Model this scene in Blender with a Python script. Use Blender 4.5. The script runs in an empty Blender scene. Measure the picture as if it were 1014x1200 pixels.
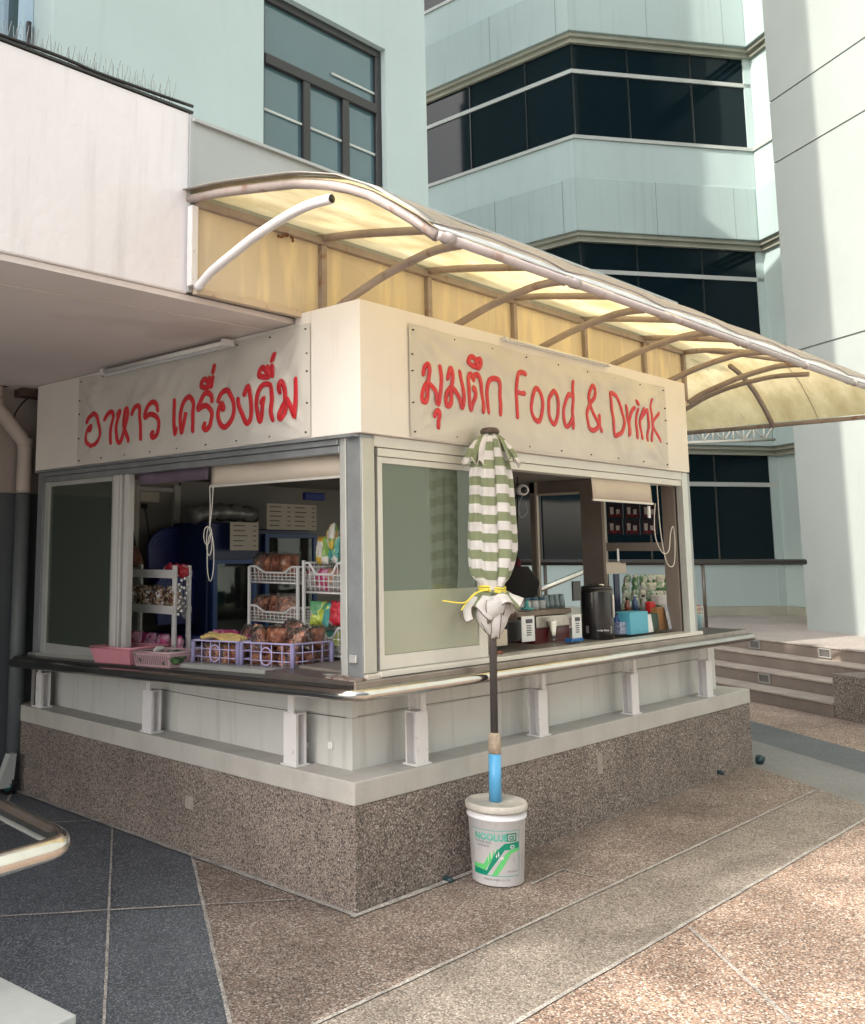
import bpy, bmesh, math, random
from mathutils import Vector, Matrix, noise
random.seed(7)
S = bpy.context.scene
COL = S.collection
R = math.radians
# ---------------------------------------------------------------- camera
CF, CX, CY = 1137.4, 331.6, 487.5          # focal length and principal point in the 1014 x 1200 frame
YAW, PIT = R(46.811), R(7.914)
CAMP = Vector((-3.373, -3.120, 1.6))
FW = Vector((math.cos(YAW)*math.cos(PIT), math.sin(YAW)*math.cos(PIT), math.sin(PIT)))
RT = Vector((math.sin(YAW), -math.cos(YAW), 0)); UP = RT.cross(FW)
cd = bpy.data.cameras.new('camera'); cam = bpy.data.objects.new('camera', cd); COL.objects.link(cam)
cam.matrix_world = Matrix(((RT.x, UP.x, -FW.x, CAMP.x), (RT.y, UP.y, -FW.y, CAMP.y), (RT.z, UP.z, -FW.z, CAMP.z), (0, 0, 0, 1)))
cd.sensor_fit = 'HORIZONTAL'; cd.sensor_width = 36; cd.lens = CF/1014*36
cd.shift_x = (507-CX)/1014; cd.shift_y = (CY-600)/1014
cd.clip_start = .05; cd.clip_end = 600
S.camera = cam
# ---------------------------------------------------------------- light
SUN_AZ, SUN_EL = R(168.8), R(38)              # direction towards the sun
w = bpy.data.worlds.new('World'); S.world = w; w.use_nodes = True
nt = w.node_tree; nt.nodes.clear()
sky = nt.nodes.new('ShaderNodeTexSky'); sky.sky_type = 'NISHITA'; sky.sun_disc = False
sky.sun_elevation = SUN_EL; sky.sun_rotation = math.pi/2-SUN_AZ; sky.air_density = 1.0; sky.dust_density = 4.0; sky.ozone_density = .5
hs = nt.nodes.new('ShaderNodeHueSaturation'); hs.inputs['Saturation'].default_value = .55
bg = nt.nodes.new('ShaderNodeBackground'); bg.inputs['Strength'].default_value = .15
wo = nt.nodes.new('ShaderNodeOutputWorld')
nt.links.new(sky.outputs[0], hs.inputs['Color']); nt.links.new(hs.outputs[0], bg.inputs[0]); nt.links.new(bg.outputs[0], wo.inputs[0])
sl = bpy.data.lights.new('sun', 'SUN'); sl.energy = 1.85; sl.angle = R(.5); sl.color = (1, .95, .87)
so = bpy.data.objects.new('sun', sl); COL.objects.link(so)
sd = Vector((math.cos(SUN_AZ)*math.cos(SUN_EL), math.sin(SUN_AZ)*math.cos(SUN_EL), math.sin(SUN_EL)))
so.rotation_euler = sd.to_track_quat('Z', 'Y').to_euler(); so.location = (0, 0, 30)
S.view_settings.view_transform = 'Standard'; S.view_settings.look = 'None'
S.view_settings.exposure = 1.6; S.view_settings.gamma = 1
S.render.engine = 'CYCLES'
S.cycles.max_bounces = 8; S.cycles.transparent_max_bounces = 12
S.cycles.use_denoising = True
# ---------------------------------------------------------------- helpers
def at(px, py, ax, v):
    """point of the world plane ax = v seen at (px, py) of the photograph"""
    d = FW + RT*((px-CX)/CF) - UP*((py-CY)/CF)
    n = {'x': Vector((1, 0, 0)), 'y': Vector((0, 1, 0)), 'z': Vector((0, 0, 1))}[ax] if isinstance(ax, str) else Vector(ax)
    return CAMP + d*((v-CAMP.dot(n))/d.dot(n))

MATS = {}
def mat(name, col, rough=.6, metal=0., var=0., vs=3., bump=0., bs=40., spec=.5, coat=0., alpha=1., trans=0., col2=None, detail=4., stretch=None, dirt=None):
    """procedural material: colour with a soft large-scale variation and a fine bump"""
    if name in MATS: return MATS[name]
    m = bpy.data.materials.new(name); m.use_nodes = True; N = m.node_tree; L = N.links
    p = N.nodes['Principled BSDF']; p.inputs['Roughness'].default_value = rough; p.inputs['Metallic'].default_value = metal
    p.inputs['Specular IOR Level'].default_value = spec; p.inputs['Coat Weight'].default_value = coat
    p.inputs['Alpha'].default_value = alpha; p.inputs['Transmission Weight'].default_value = trans
    p.inputs['Base Color'].default_value = (*col, 1)
    tc = N.nodes.new('ShaderNodeNewGeometry'); vec = tc.outputs['Position']
    if stretch:
        mp = N.nodes.new('ShaderNodeMapping'); mp.inputs['Scale'].default_value = stretch; L.new(vec, mp.inputs[0]); vec = mp.outputs[0]
    if var > 0 or col2:
        n = N.nodes.new('ShaderNodeTexNoise'); n.inputs['Scale'].default_value = vs; n.inputs['Detail'].default_value = detail; n.inputs['Roughness'].default_value = .6
        L.new(vec, n.inputs['Vector'])
        r = N.nodes.new('ShaderNodeValToRGB'); r.color_ramp.elements[0].position = .32; r.color_ramp.elements[1].position = .68
        c2 = col2 if col2 else tuple(min(1, c*(1+var)) for c in col)
        c1 = col if col2 else tuple(c*(1-var) for c in col)
        r.color_ramp.elements[0].color = (*c1, 1); r.color_ramp.elements[1].color = (*c2, 1)
        L.new(n.outputs['Fac'], r.inputs[0]); out = r.outputs[0]
        if dirt:
            # stains with a shape of their own: vertical streaks
            mp2 = N.nodes.new('ShaderNodeMapping'); mp2.inputs['Scale'].default_value = dirt[1]; L.new(tc.outputs['Position'], mp2.inputs[0])
            n2 = N.nodes.new('ShaderNodeTexNoise'); n2.inputs['Scale'].default_value = dirt[2]; n2.inputs['Detail'].default_value = 6; L.new(mp2.outputs[0], n2.inputs['Vector'])
            r2 = N.nodes.new('ShaderNodeValToRGB'); r2.color_ramp.elements[0].position = dirt[3]; r2.color_ramp.elements[1].position = dirt[4]
            r2.color_ramp.elements[0].color = (0, 0, 0, 1); r2.color_ramp.elements[1].color = (dirt[5],)*3+(1,)
            L.new(n2.outputs['Fac'], r2.inputs[0])
            mx = N.nodes.new('ShaderNodeMix'); mx.data_type = 'RGBA'; L.new(r2.outputs[0], mx.inputs[0]); L.new(out, mx.inputs[6]); mx.inputs[7].default_value = (*dirt[0], 1)
            out = mx.outputs[2]
        L.new(out, p.inputs['Base Color'])
    if bump > 0:
        b = N.nodes.new('ShaderNodeBump'); b.inputs['Strength'].default_value = bump; b.inputs['Distance'].default_value = .01
        n = N.nodes.new('ShaderNodeTexNoise'); n.inputs['Scale'].default_value = bs; n.inputs['Detail'].default_value = 3; L.new(vec, n.inputs['Vector'])
        L.new(n.outputs['Fac'], b.inputs['Height']); L.new(b.outputs[0], p.inputs['Normal'])
    MATS[name] = m; return m

def pebble(name, stops, scale=95., tint=None, rough=.75, bump=.5, var=.25, vs=1.2, grout=None):
    """exposed aggregate: one colour per small stone, darker mortar between"""
    m = bpy.data.materials.new(name); m.use_nodes = True; N = m.node_tree; L = N.links
    p = N.nodes['Principled BSDF']; p.inputs['Roughness'].default_value = rough; p.inputs['Specular IOR Level'].default_value = .3
    g = N.nodes.new('ShaderNodeNewGeometry')
    wn = N.nodes.new('ShaderNodeTexNoise'); wn.inputs['Scale'].default_value = scale*.7; L.new(g.outputs['Position'], wn.inputs['Vector'])
    ad = N.nodes.new('ShaderNodeVectorMath'); ad.operation = 'MULTIPLY_ADD'; ad.inputs[1].default_value = (.006,)*3
    L.new(wn.outputs['Color'], ad.inputs[0]); L.new(g.outputs['Position'], ad.inputs[2])
    v = N.nodes.new('ShaderNodeTexVoronoi'); v.inputs['Scale'].default_value = scale; v.inputs['Randomness'].default_value = 1; L.new(ad.outputs[0], v.inputs['Vector'])
    sp = N.nodes.new('ShaderNodeSeparateColor'); L.new(v.outputs['Color'], sp.inputs[0])
    r = N.nodes.new('ShaderNodeValToRGB'); r.color_ramp.interpolation = 'CONSTANT'
    while len(r.color_ramp.elements) < len(stops): r.color_ramp.elements.new(.5)
    for e, (pos, c) in zip(r.color_ramp.elements, stops): e.position = pos; e.color = (*c, 1)
    L.new(sp.outputs[0], r.inputs[0])
    # mortar
    rm = N.nodes.new('ShaderNodeValToRGB'); rm.color_ramp.elements[0].position = .45; rm.color_ramp.elements[1].position = .75
    rm.color_ramp.elements[0].color = (0, 0, 0, 1); rm.color_ramp.elements[1].color = (.8,)*3+(1,)
    L.new(v.outputs['Distance'], rm.inputs[0])
    mx = N.nodes.new('ShaderNodeMix'); mx.data_type = 'RGBA'; L.new(rm.outputs[0], mx.inputs[0]); L.new(r.outputs[0], mx.inputs[6]); mx.inputs[7].default_value = (*(grout or (.16, .13, .11)), 1)
    # wear at a larger scale
    n = N.nodes.new('ShaderNodeTexNoise'); n.inputs['Scale'].default_value = vs; n.inputs['Detail'].default_value = 5; n.inputs['Roughness'].default_value = .65; L.new(g.outputs['Position'], n.inputs['Vector'])
    mr = N.nodes.new('ShaderNodeMapRange'); mr.inputs[1].default_value = .3; mr.inputs[2].default_value = .7; mr.inputs[3].default_value = 1-var; mr.inputs[4].default_value = 1+var
    L.new(n.outputs['Fac'], mr.inputs[0])
    mu = N.nodes.new('ShaderNodeVectorMath'); mu.operation = 'MULTIPLY'; L.new(mx.outputs[2], mu.inputs[0]); L.new(mr.outputs[0], mu.inputs[1])
    L.new(mu.outputs[0], p.inputs['Base Color'])
    b = N.nodes.new('ShaderNodeBump'); b.inputs['Strength'].default_value = bump; b.inputs['Distance'].default_value = .004; b.invert = True
    L.new(v.outputs['Distance'], b.inputs['Height']); L.new(b.outputs[0], p.inputs['Normal'])
    return m

class MB:
    """collects faces in world coordinates; build() links them as one mesh object"""
    def __init__(s): s.v = []; s.f = []; s.m = []; s.sm = []
    def add(s, vs, fs, mi=0, smooth=False):
        o = len(s.v); s.v += [tuple(x) for x in vs]; s.f += [tuple(i+o for i in f) for f in fs]; s.m += [mi]*len(fs); s.sm += [smooth]*len(fs); return s
    def box(s, x0, x1, y0, y1, z0, z1, mi=0, M=None):
        vs = [Vector((x, y, z)) for z in (z0, z1) for y in (y0, y1) for x in (x0, x1)]
        if M: vs = [M @ v for v in vs]
        return s.add(vs, [(0, 2, 3, 1), (4, 5, 7, 6), (0, 1, 5, 4), (2, 6, 7, 3), (0, 4, 6, 2), (1, 3, 7, 5)], mi)
    def prism(s, pts, a, b, mi=0, caps=True):
        """polygon of 3-D points pts, extruded by the vector b (a = 0)"""
        n = len(pts); P = [Vector(p) for p in pts]; Q = [p+Vector(b) for p in P]
        fs = [(i, (i+1) % n, n+(i+1) % n, n+i) for i in range(n)]
        if caps: fs += [tuple(reversed(range(n))), tuple(range(n, 2*n))]
        return s.add(P+Q, fs, mi)
    def tube(s, pts, r, n=12, mi=0, caps=True, smooth=True, flat=None, closed=False):
        P = [Vector(p) for p in pts]; k = len(P); rs = r if isinstance(r, (list, tuple)) else [r]*k
        vs = []; up = None
        for i in range(k):
            if closed: t = P[(i+1) % k]-P[i-1]
            else: t = P[min(i+1, k-1)]-P[max(i-1, 0)]
            t = t.normalized() if t.length > 1e-9 else Vector((0, 0, 1))
            if flat: u = Vector(flat)
            else:
                if up is None: up = Vector((0, 0, 1)) if abs(t.z) < .9 else Vector((1, 0, 0))
                u = (up-t*up.dot(t)); u = u.normalized() if u.length > 1e-6 else t.orthogonal().normalized(); up = u
            w_ = t.cross(u).normalized()
            for j in range(n):
                a = 2*math.pi*j/n
                vs.append(P[i]+(w_*math.cos(a)*rs[i])+(u*math.sin(a)*(rs[i] if not flat else .0025)))
        fs = []
        for i in range(k if closed else k-1):
            for j in range(n):
                i2 = (i+1) % k
                fs.append((i*n+j, i*n+(j+1) % n, i2*n+(j+1) % n, i2*n+j))
        if caps and not closed: fs += [tuple(reversed(range(n))), tuple(range((k-1)*n, k*n))]
        return s.add(vs, fs, mi, smooth)
    def lathe(s, prof, cx, cy, n=24, mi=0, M=None, smooth=True):
        vs = []; 
        for r, z in prof:
            for j in range(n):
                a = 2*math.pi*j/n; p = Vector((cx+r*math.cos(a), cy+r*math.sin(a), z)); vs.append(M @ p if M else p)
        fs = [(i*n+j, i*n+(j+1) % n, (i+1)*n+(j+1) % n, (i+1)*n+j) for i in range(len(prof)-1) for j in range(n)]
        fs += [tuple(reversed(range(n))), tuple(range((len(prof)-1)*n, len(prof)*n))]
        return s.add(vs, fs, mi, smooth)
    def grid(s, P, mi=0, smooth=True):
        """P[i][j] points"""
        a, b = len(P), len(P[0]); vs = [q for row in P for q in row]
        return s.add(vs, [(i*b+j, (i+1)*b+j, (i+1)*b+j+1, i*b+j+1) for i in range(a-1) for j in range(b-1)], mi, smooth)
    def build(s, name, mats, parent=None, bevel=0., solid=0., sub=0):
        me = bpy.data.meshes.new(name); me.from_pydata(s.v, [], s.f)
        if not isinstance(mats, (list, tuple)): mats = [mats]
        for m in mats: me.materials.append(m)
        for p, mi, sm in zip(me.polygons, s.m, s.sm): p.material_index = mi; p.use_smooth = sm
        me.update()
        bm = bmesh.new(); bm.from_mesh(me); bmesh.ops.recalc_face_normals(bm, faces=bm.faces); bm.to_mesh(me); bm.free()
        o = bpy.data.objects.new(name, me); COL.objects.link(o)
        if parent:
            o.parent = parent; o.matrix_parent_inverse = parent.matrix_world.inverted()
            if parent.type == 'EMPTY': o.matrix_parent_inverse = Matrix.Translation(-parent.location)
        if solid: md = o.modifiers.new('thickness', 'SOLIDIFY'); md.thickness = solid; md.offset = 0
        if sub: md = o.modifiers.new('smooth', 'SUBSURF'); md.levels = sub; md.render_levels = sub
        if bevel: md = o.modifiers.new('bevel', 'BEVEL'); md.width = bevel; md.segments = 2; md.limit_method = 'ANGLE'; md.angle_limit = R(40)
        return o
def split_build(mb, name, mats, parent=None, **k):
    """one object for every connected piece collected in mb"""
    par = list(range(len(mb.v)))
    def find(i):
        while par[i] != i: par[i] = par[par[i]]; i = par[i]
        return i
    for f in mb.f:
        r0 = find(f[0])
        for i in f[1:]: par[find(i)] = r0
    parts = {}
    for f, mi, sm in zip(mb.f, mb.m, mb.sm): parts.setdefault(find(f[0]), []).append((f, mi, sm))
    out = []
    for fs in parts.values():
        idx = {}; q = MB()
        for f, mi, sm in fs:
            for i in f:
                if i not in idx: idx[i] = len(q.v); q.v.append(mb.v[i])
            q.f.append(tuple(idx[i] for i in f)); q.m.append(mi); q.sm.append(sm)
        out.append(q.build(name, mats, parent, **k))
    return out
def tag(o, label=None, cat=None, group=None, kind=None):
    if label: o['label'] = label
    if cat: o['category'] = cat
    if group: o['group'] = group
    if kind: o['kind'] = kind
    return o
def thing(name, label, cat, loc=(0, 0, 0), group=None):
    o = bpy.data.objects.new(name, None); COL.objects.link(o); o.location = loc; o.empty_display_size = .1
    return tag(o, label, cat, group)
def box(*a, **k): return MB().box(*a, **k)
def tube(*a, **k): return MB().tube(*a, **k)
def smooth_path(pts, n=5, closed=False):
    P = [Vector(p) for p in pts]; out = []
    if len(P) < 3: return P
    k = len(P)
    for i in range(k if closed else k-1):
        if closed: a, b, c, d = P[i-1], P[i], P[(i+1) % k], P[(i+2) % k]
        else: a, b, c, d = P[max(i-1, 0)], P[i], P[i+1], P[min(i+2, k-1)]
        for j in range(n):
            t = j/n
            out.append(.5*((2*b)+(c-a)*t+(2*a-5*b+4*c-d)*t*t+(3*b-a-3*c+d)*t**3))
    if not closed: out.append(P[-1])
    return out
def text_mesh(txt, size, extrude=.001, bold=0):
    c = bpy.data.curves.new('t', 'FONT'); c.body = txt; c.size = size; c.extrude = extrude; c.offset = bold; c.resolution_u = 2
    o = bpy.data.objects.new('t', c); COL.objects.link(o)
    me = bpy.data.meshes.new_from_object(o.evaluated_get(bpy.context.evaluated_depsgraph_get()))
    vs = [v.co.copy() for v in me.vertices]; fs = [tuple(p.vertices) for p in me.polygons]
    bpy.data.objects.remove(o); bpy.data.curves.remove(c); bpy.data.meshes.remove(me)
    return vs, fs
def lettering(parent, txt, size, o, ux, uz, m, name='lettering', bold=0., n=None, center=True):
    """flat raised writing: origin o, reading direction ux, up uz"""
    vs, fs = text_mesh(txt, size, .0006, bold); ux = Vector(ux).normalized(); uz = Vector(uz).normalized(); nn = ux.cross(uz)
    w_ = max(v.x for v in vs)/2 if center else 0
    return MB().add([Vector(o)+ux*(v.x-w_)+uz*v.y+nn*v.z for v in vs], fs).build(name, m, parent)

# ---------------------------------------------------------------- materials
CREAM = mat('cream_panel', (.79, .745, .685), .55, var=.04, vs=1.5, bump=.08, bs=6, dirt=((.45, .40, .33), (9, 9, .8), 2., .62, .8, .25))
WHITEP = mat('white_plaster', (.86, .825, .82), .8, var=.035, vs=.9, bump=.35, bs=22, dirt=((.50, .46, .42), (7, 7, .5), 1.6, .56, .76, .4))
SOFFIT = mat('soffit_paint', (.76, .69, .655), .8, var=.06, vs=.8, bump=.15, bs=12, dirt=((.5, .42, .37), (1, 1, 1), 1.3, .55, .7, .5))
PALE = mat('pale_green_render', (.44, .53, .515), .8, var=.06, vs=.35, bump=.3, bs=9, dirt=((.34, .43, .41), (5, 5, .3), 1.4, .54, .78, .28))
PALE2 = mat('pale_green_panel', (.385, .47, .455), .75, var=.05, vs=.5, bump=.1, bs=9, dirt=((.24, .31, .30), (9, 9, .35), 1.5, .54, .76, .35))
TOWER = mat('tower_render', (.315, .345, .325), .85, var=.05, vs=.5, bump=.5, bs=5)
OLIVE = mat('olive_trim', (.36, .36, .29), .6, var=.1, vs=2)
BLACKG = mat('dark_window_glass', (.003, .010, .014), .05, spec=.22)
TEALG = mat('dull_window_glass', (.05, .085, .095), .07, spec=.6, var=.15, vs=.7)
DFRAME = mat('dark_window_frame', (.035, .035, .035), .4, metal=.3, var=.1)
SILL = mat('pale_sill', (.45, .47, .44), .5, var=.06)
ALU = mat('aluminium_frame', (.56, .57, .54), .38, metal=.45, var=.05, vs=5, bump=.05, bs=80)
ALUG = mat('grey_post_metal', (.30, .32, .33), .42, metal=.5, var=.12, vs=6, bump=.05, bs=60)
ALUL = mat('pale_door_profile', (.66, .64, .58), .4, metal=.25, var=.04, vs=5)
STEEL = mat('polished_steel', (.62, .60, .56), .16, metal=1., var=.08, vs=9, stretch=(1, 1, 1))
STEELD = mat('counter_steel', (.27, .235, .21), .30, metal=.8, var=.15, vs=7, bump=.05, bs=50)
STEELK = mat('dark_counter_steel', (.09, .085, .08), .35, metal=.7, var=.2, vs=7, bump=.05, bs=50)
WALLP = mat('white_sheet_cladding', (.58, .58, .55), .45, var=.04, vs=2, bump=.08, bs=8, dirt=((.34, .32, .28), (7, 7, .6), 2.2, .54, .76, .6))
CAP = mat('plinth_cap_stone', (.47, .45, .41), .7, var=.08, vs=4, bump=.3, bs=60, dirt=((.36, .34, .30), (4, 4, 1.), 2.5, .52, .75, .5))
WMETAL = mat('white_painted_metal', (.72, .70, .69), .4, var=.04, vs=6, bump=.05, bs=30, dirt=((.42, .28, .18), (3, 3, 3), 9, .66, .74, .5))
BROWNM = mat('weathered_canopy_frame', (.33, .275, .25), .5, metal=.15, var=.14, vs=6, bump=.2, bs=40, dirt=((.22, .10, .05), (1, 1, 1), 14, .6, .7, .7))
PINKM = mat('faded_pink_tube', (.40, .345, .33), .45, metal=.2, var=.12, vs=5, bump=.15, bs=30, dirt=((.25, .14, .08), (1, 1, 1), 11, .6, .7, .6))
VINYL = mat('banner_vinyl', (.61, .58, .525), .42, var=.06, vs=3, bump=.6, bs=8, detail=2, stretch=(1, 1, .55))
RED = mat('red_print', (.60, .025, .035), .45, var=.06, vs=9)
BLACK = mat('black_plastic', (.015, .014, .014), .35, var=.1)
RUST = mat('rust', (.16, .06, .03), .8, var=.3, vs=30)
GREYWALL = mat('grey_dado', (.085, .095, .105), .6, var=.08, vs=1, bump=.1, bs=20)
BEIGEWALL = mat('beige_wall', (.36, .31, .28), .8, var=.05, vs=1, bump=.2, bs=20)
PIPEU = mat('beige_pipe', (.50, .43, .38), .5, var=.06, vs=4)
PIPEL = mat('grey_pipe', (.12, .135, .14), .5, var=.06, vs=4)
INWALL = mat('interior_wall', (.25, .24, .225), .7, var=.05, vs=2)
WPL = mat('white_plastic', (.74, .74, .73), .35, var=.03, vs=9)
FLASH = mat('grey_sheet_flashing', (.44, .46, .455), .45, metal=.2, var=.08, vs=1.2, bump=.05, bs=8, dirt=((.50, .52, .52), (6, 6, .6), 1.4, .6, .7, .4))
# ================================================================ GROUND
NB = Vector((math.cos(R(-34)), math.sin(R(-34)), 0)); DB = Vector((math.cos(R(56)), math.sin(R(56)), 0))
def nb(n, d): return NB*n+DB*d
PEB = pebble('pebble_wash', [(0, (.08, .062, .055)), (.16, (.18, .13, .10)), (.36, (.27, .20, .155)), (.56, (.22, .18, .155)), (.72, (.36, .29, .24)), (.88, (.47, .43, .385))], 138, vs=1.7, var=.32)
PEBF = pebble('pebble_wash_warm', [(0, (.12, .08, .065)), (.14, (.27, .175, .125)), (.38, (.44, .285, .20)), (.58, (.35, .265, .215)), (.74, (.54, .42, .33)), (.9, (.66, .585, .51))], 128, vs=1.5, var=.3)
STRIP = pebble('fine_pebble_strip', [(0, (.14, .12, .10)), (.2, (.25, .21, .17)), (.45, (.33, .28, .23)), (.7, (.27, .25, .21)), (.85, (.42, .38, .33))], 130, vs=1.6, var=.2)
GRAN = pebble('dark_granite_tile', [(0, (.075, .084, .096)), (.3, (.115, .128, .145)), (.6, (.155, .17, .19)), (.85, (.27, .285, .30))], 170, rough=.55, bump=.15, var=.25, vs=1.5, grout=(.05, .055, .06))
CONC = pebble('grey_paving', [(0, (.20, .20, .195)), (.4, (.24, .24, .23)), (.8, (.28, .275, .26))], 140, rough=.8, bump=.2, var=.15, vs=1.5, grout=(.2, .2, .19))
CONC2 = pebble('blue_grey_paving', [(0, (.11, .12, .125)), (.4, (.14, .15, .155)), (.8, (.17, .18, .18))], 140, rough=.8, bump=.2, var=.15, vs=1.5, grout=(.12, .13, .13))
PLAT = pebble('platform_paving', [(0, (.28, .24, .21)), (.4, (.38, .33, .29)), (.8, (.48, .43, .38))], 120, rough=.7, bump=.15, var=.15, vs=1., grout=(.3, .26, .23))
JOINT = pebble('joint_mortar', [(0, (.32, .30, .27)), (.4, (.45, .42, .38)), (.75, (.55, .52, .47))], 160, rough=.85, bump=.4, var=.3, vs=9, grout=(.24, .22, .20))
PLINTH = pebble('plinth_aggregate', [(0, (.07, .06, .055)), (.18, (.19, .155, .13)), (.4, (.30, .24, .20)), (.62, (.235, .20, .175)), (.8, (.40, .335, .285)), (.92, (.52, .475, .43))], 145, bump=.5, var=.22, vs=1.5, grout=(.11, .09, .08))
GROUND = mat('ground_concrete', (.27, .24, .21), .85, var=.15, vs=.8, bump=.3, bs=30)
tag(box(-150, 200, -150, 200, -.4, -.004).build('ground', GROUND), kind='structure')
def clip(poly, n, c):                       # keep n.p <= c
    out = []
    for i, a in enumerate(poly):
        b = poly[(i+1) % len(poly)]; da = n.dot(a)-c; db = n.dot(b)-c
        if da <= 0: out.append(a)
        if (da < 0) != (db < 0) and da != db: out.append(a+(b-a)*(da/(da-db)))
    return out
XN, YN = Vector((1, 0, 0)), Vector((0, 1, 0))
def zone(name, lims, m, z=0.):
    poly = [Vector((-14, -14, 0)), Vector((26, -14, 0)), Vector((26, 12, 0)), Vector((-14, 12, 0))]
    for n, c in lims: poly = clip(poly, n, c)
    mb = MB(); mb.add([Vector((p.x, p.y, z)) for p in poly], [tuple(range(len(poly)))])
    return tag(mb.build(name, m), kind='structure')
ND = -.663                                  # edge of the dark tiles, NB coordinate
ND = NB.dot(Vector((-.114, 1.014, 0)))
zone('dark_paving', [(NB, ND)], GRAN)
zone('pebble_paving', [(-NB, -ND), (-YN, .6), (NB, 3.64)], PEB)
zone('paving_strip', [(-NB, -ND), (YN, -.6), (-YN, 1.06), (NB, 3.64)], STRIP)
zone('forecourt', [(-NB, -ND), (YN, -1.06), (NB, 3.64)], PEBF)
zone('path', [(-NB, -3.64), (NB, 4.28)], CONC)
zone('path_far_band', [(-NB, -4.28), (NB, 4.86)], CONC2)  # far band of the path in a darker, bluer tone
zone('entrance_paving', [(-NB, -4.86), (NB, 9)], PEBF)
# mortar joints, 4 mm above
jm = MB()
def strip(a, b, w_, z=.004):
    a, b = Vector((a[0], a[1], z)), Vector((b[0], b[1], z)); d = (b-a).normalized(); n = Vector((-d.y, d.x, 0))*w_/2
    k = max(2, int((b-a).length/.08)); L_ = []; Rr = []
    for i in range(k+1):
        p = a+(b-a)*i/k; j1 = random.uniform(-.12, .12)*w_; j2 = random.uniform(-.12, .12)*w_
        L_.append(p+n+n.normalized()*j1); Rr.append(p-n+n.normalized()*j2)
    jm.grid([L_, Rr], smooth=False)
a, b = nb(ND, -6), nb(ND, 3.); strip(a, b, .016)
nd2 = NB.dot(Vector((.018, 1.968, 0))); strip(nb(nd2, -6), nb(nd2, 4), .011, .0045)
nd3 = nd2-(ND-nd2)*1.0; strip(nb(nd3-.25, -6), nb(nd3-.25, 4), .018, .0045)
dh = DB.dot(Vector((-1.174, 1.046, 0))); strip(nb(-4, dh), nb(ND-.012, dh), .014, .005)
strip(nb(-4, dh+1.5), nb(ND-.012, dh+1.5), .014, .005); strip(nb(-4, dh-1.5), nb(ND-.012, dh-1.5), .014, .005)
strip(nb(ND+.012, dh), nb(ND+.42, dh), .012, .005)
xe = (3.62+.6*math.sin(R(-34))*-1)/math.cos(R(-34))
strip((-1.35, -.6), (3.92, -.6), .016, .0045); strip((-1.7, -1.06), (3.6, -1.06), .018, .0045)
strip((-.05, -.022), (.9, -.022), .03, .0055); strip((-.022, -.037), (-.022, 3.2), .035, .006)
strip((.92, -1.09), (.34, -1.712), .016, .0045); strip((1.203, -.315), (1.233, -.58), .010, .005)
strip((.9, -.33), (1.203, -.315), .010, .0065)
tag(jm.build('paving_joints', JOINT), kind='structure')
# ---------------------------------------------------------------- steps and entrance platform
NS = Vector((math.cos(R(-27.3)), math.sin(R(-27.3)), 0)); DS = Vector((math.cos(R(62.7)), math.sin(R(62.7)), 0))
RISER = mat('brown_riser_stone', (.185, .145, .118), .6, var=.12, vs=4, bump=.2, bs=60)
TREAD = mat('worn_tread_stone', (.37, .31, .26), .6, var=.15, vs=5, bump=.2, bs=60)
def nsbox(mb, n0, n1, d0, d1, z0, z1, mi=0):
    P = [NS*n0+DS*d0, NS*n1+DS*d0, NS*n1+DS*d1, NS*n0+DS*d1]
    mb.prism([(p.x, p.y, z0) for p in P], 0, (0, 0, z1-z0), mi)
NL = [6.22, 6.57, 6.88, 7.18]; RZ = .14
dcut = DS.dot(Vector((7.16, .30, 0)))
st = MB()
for k in range(4):
    d0 = dcut if k < 3 else -9
    n1 = 14. if k == 3 else NL[k+1]
    if k == 3: nsbox(st, NL[k], 30., -20, 20, 0, .56-.02, 0)
    else: nsbox(st, NL[k], n1, dcut, 20, 0, RZ*(k+1)-.02, 0)
for k in range(3):
    nsbox(st, NL[k]-.012, NL[k+1]-(.012 if k < 2 else 0), dcut, 20, RZ*(k+1)-.02, RZ*(k+1), 1)
tag(st.build('steps', [RISER, TREAD], bevel=.004), kind='structure')
pl = MB(); nsbox(pl, NL[3]-.014, 30, -20, 20, .54, .56)
tag(pl.build('platform', PLAT, bevel=.004), kind='structure')
ck = MB(); nsbox(ck, 6.23, 7.175, -9, dcut-.002, 0, .42)
tag(ck.build('step_cheek_wall', PLINTH, bevel=.006), 'low pebbledash side wall ending the entrance steps at the right', 'low wall')
for i, (p, lv, lab) in enumerate([((884, 755), 3, 'framed step light in the top riser, nearer the kiosk counter'), ((966, 763), 3, 'framed step light in the top riser, nearer the tower wall'), ((895, 794), 1, 'framed step light in the second riser from the bottom')]):
    nn = NL[lv]; q = at(*p, NS, nn-.02); d = DS.dot(q)
    zc = RZ*(lv+1)-.075 if lv == 3 else RZ*2-.075
    t = thing('step_light', lab, 'light', NS*nn+DS*d+Vector((0, 0, zc)), 'recessed lights in the entrance steps')
    f = MB(); W_, H_ = .085, .05
    nsbox(f, nn-.02, nn+.01, d-W_, d+W_, zc+H_-.012, zc+H_); nsbox(f, nn-.02, nn+.01, d-W_, d+W_, zc-H_, zc-H_+.012)
    nsbox(f, nn-.02, nn+.01, d-W_, d-W_+.012, zc-H_+.012, zc+H_-.012); nsbox(f, nn-.02, nn+.01, d+W_-.012, d+W_, zc-H_+.012, zc+H_-.012)
    f.build('frame', mat('dull_light_frame', (.30, .29, .26), .5, var=.1), t)
    g = MB(); nsbox(g, nn-.006, nn+.012, d-W_+.012, d+W_-.012, zc-H_+.012, zc+H_-.012)
    for q_ in range(4): nsbox(g, nn-.012, nn-.0065, d-W_+.012, d+W_-.012, zc-.03+q_*.018, zc-.024+q_*.018)
    g.build('louvre', mat('dull_louvre', (.13, .12, .11), .5, var=.1), t)

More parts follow.
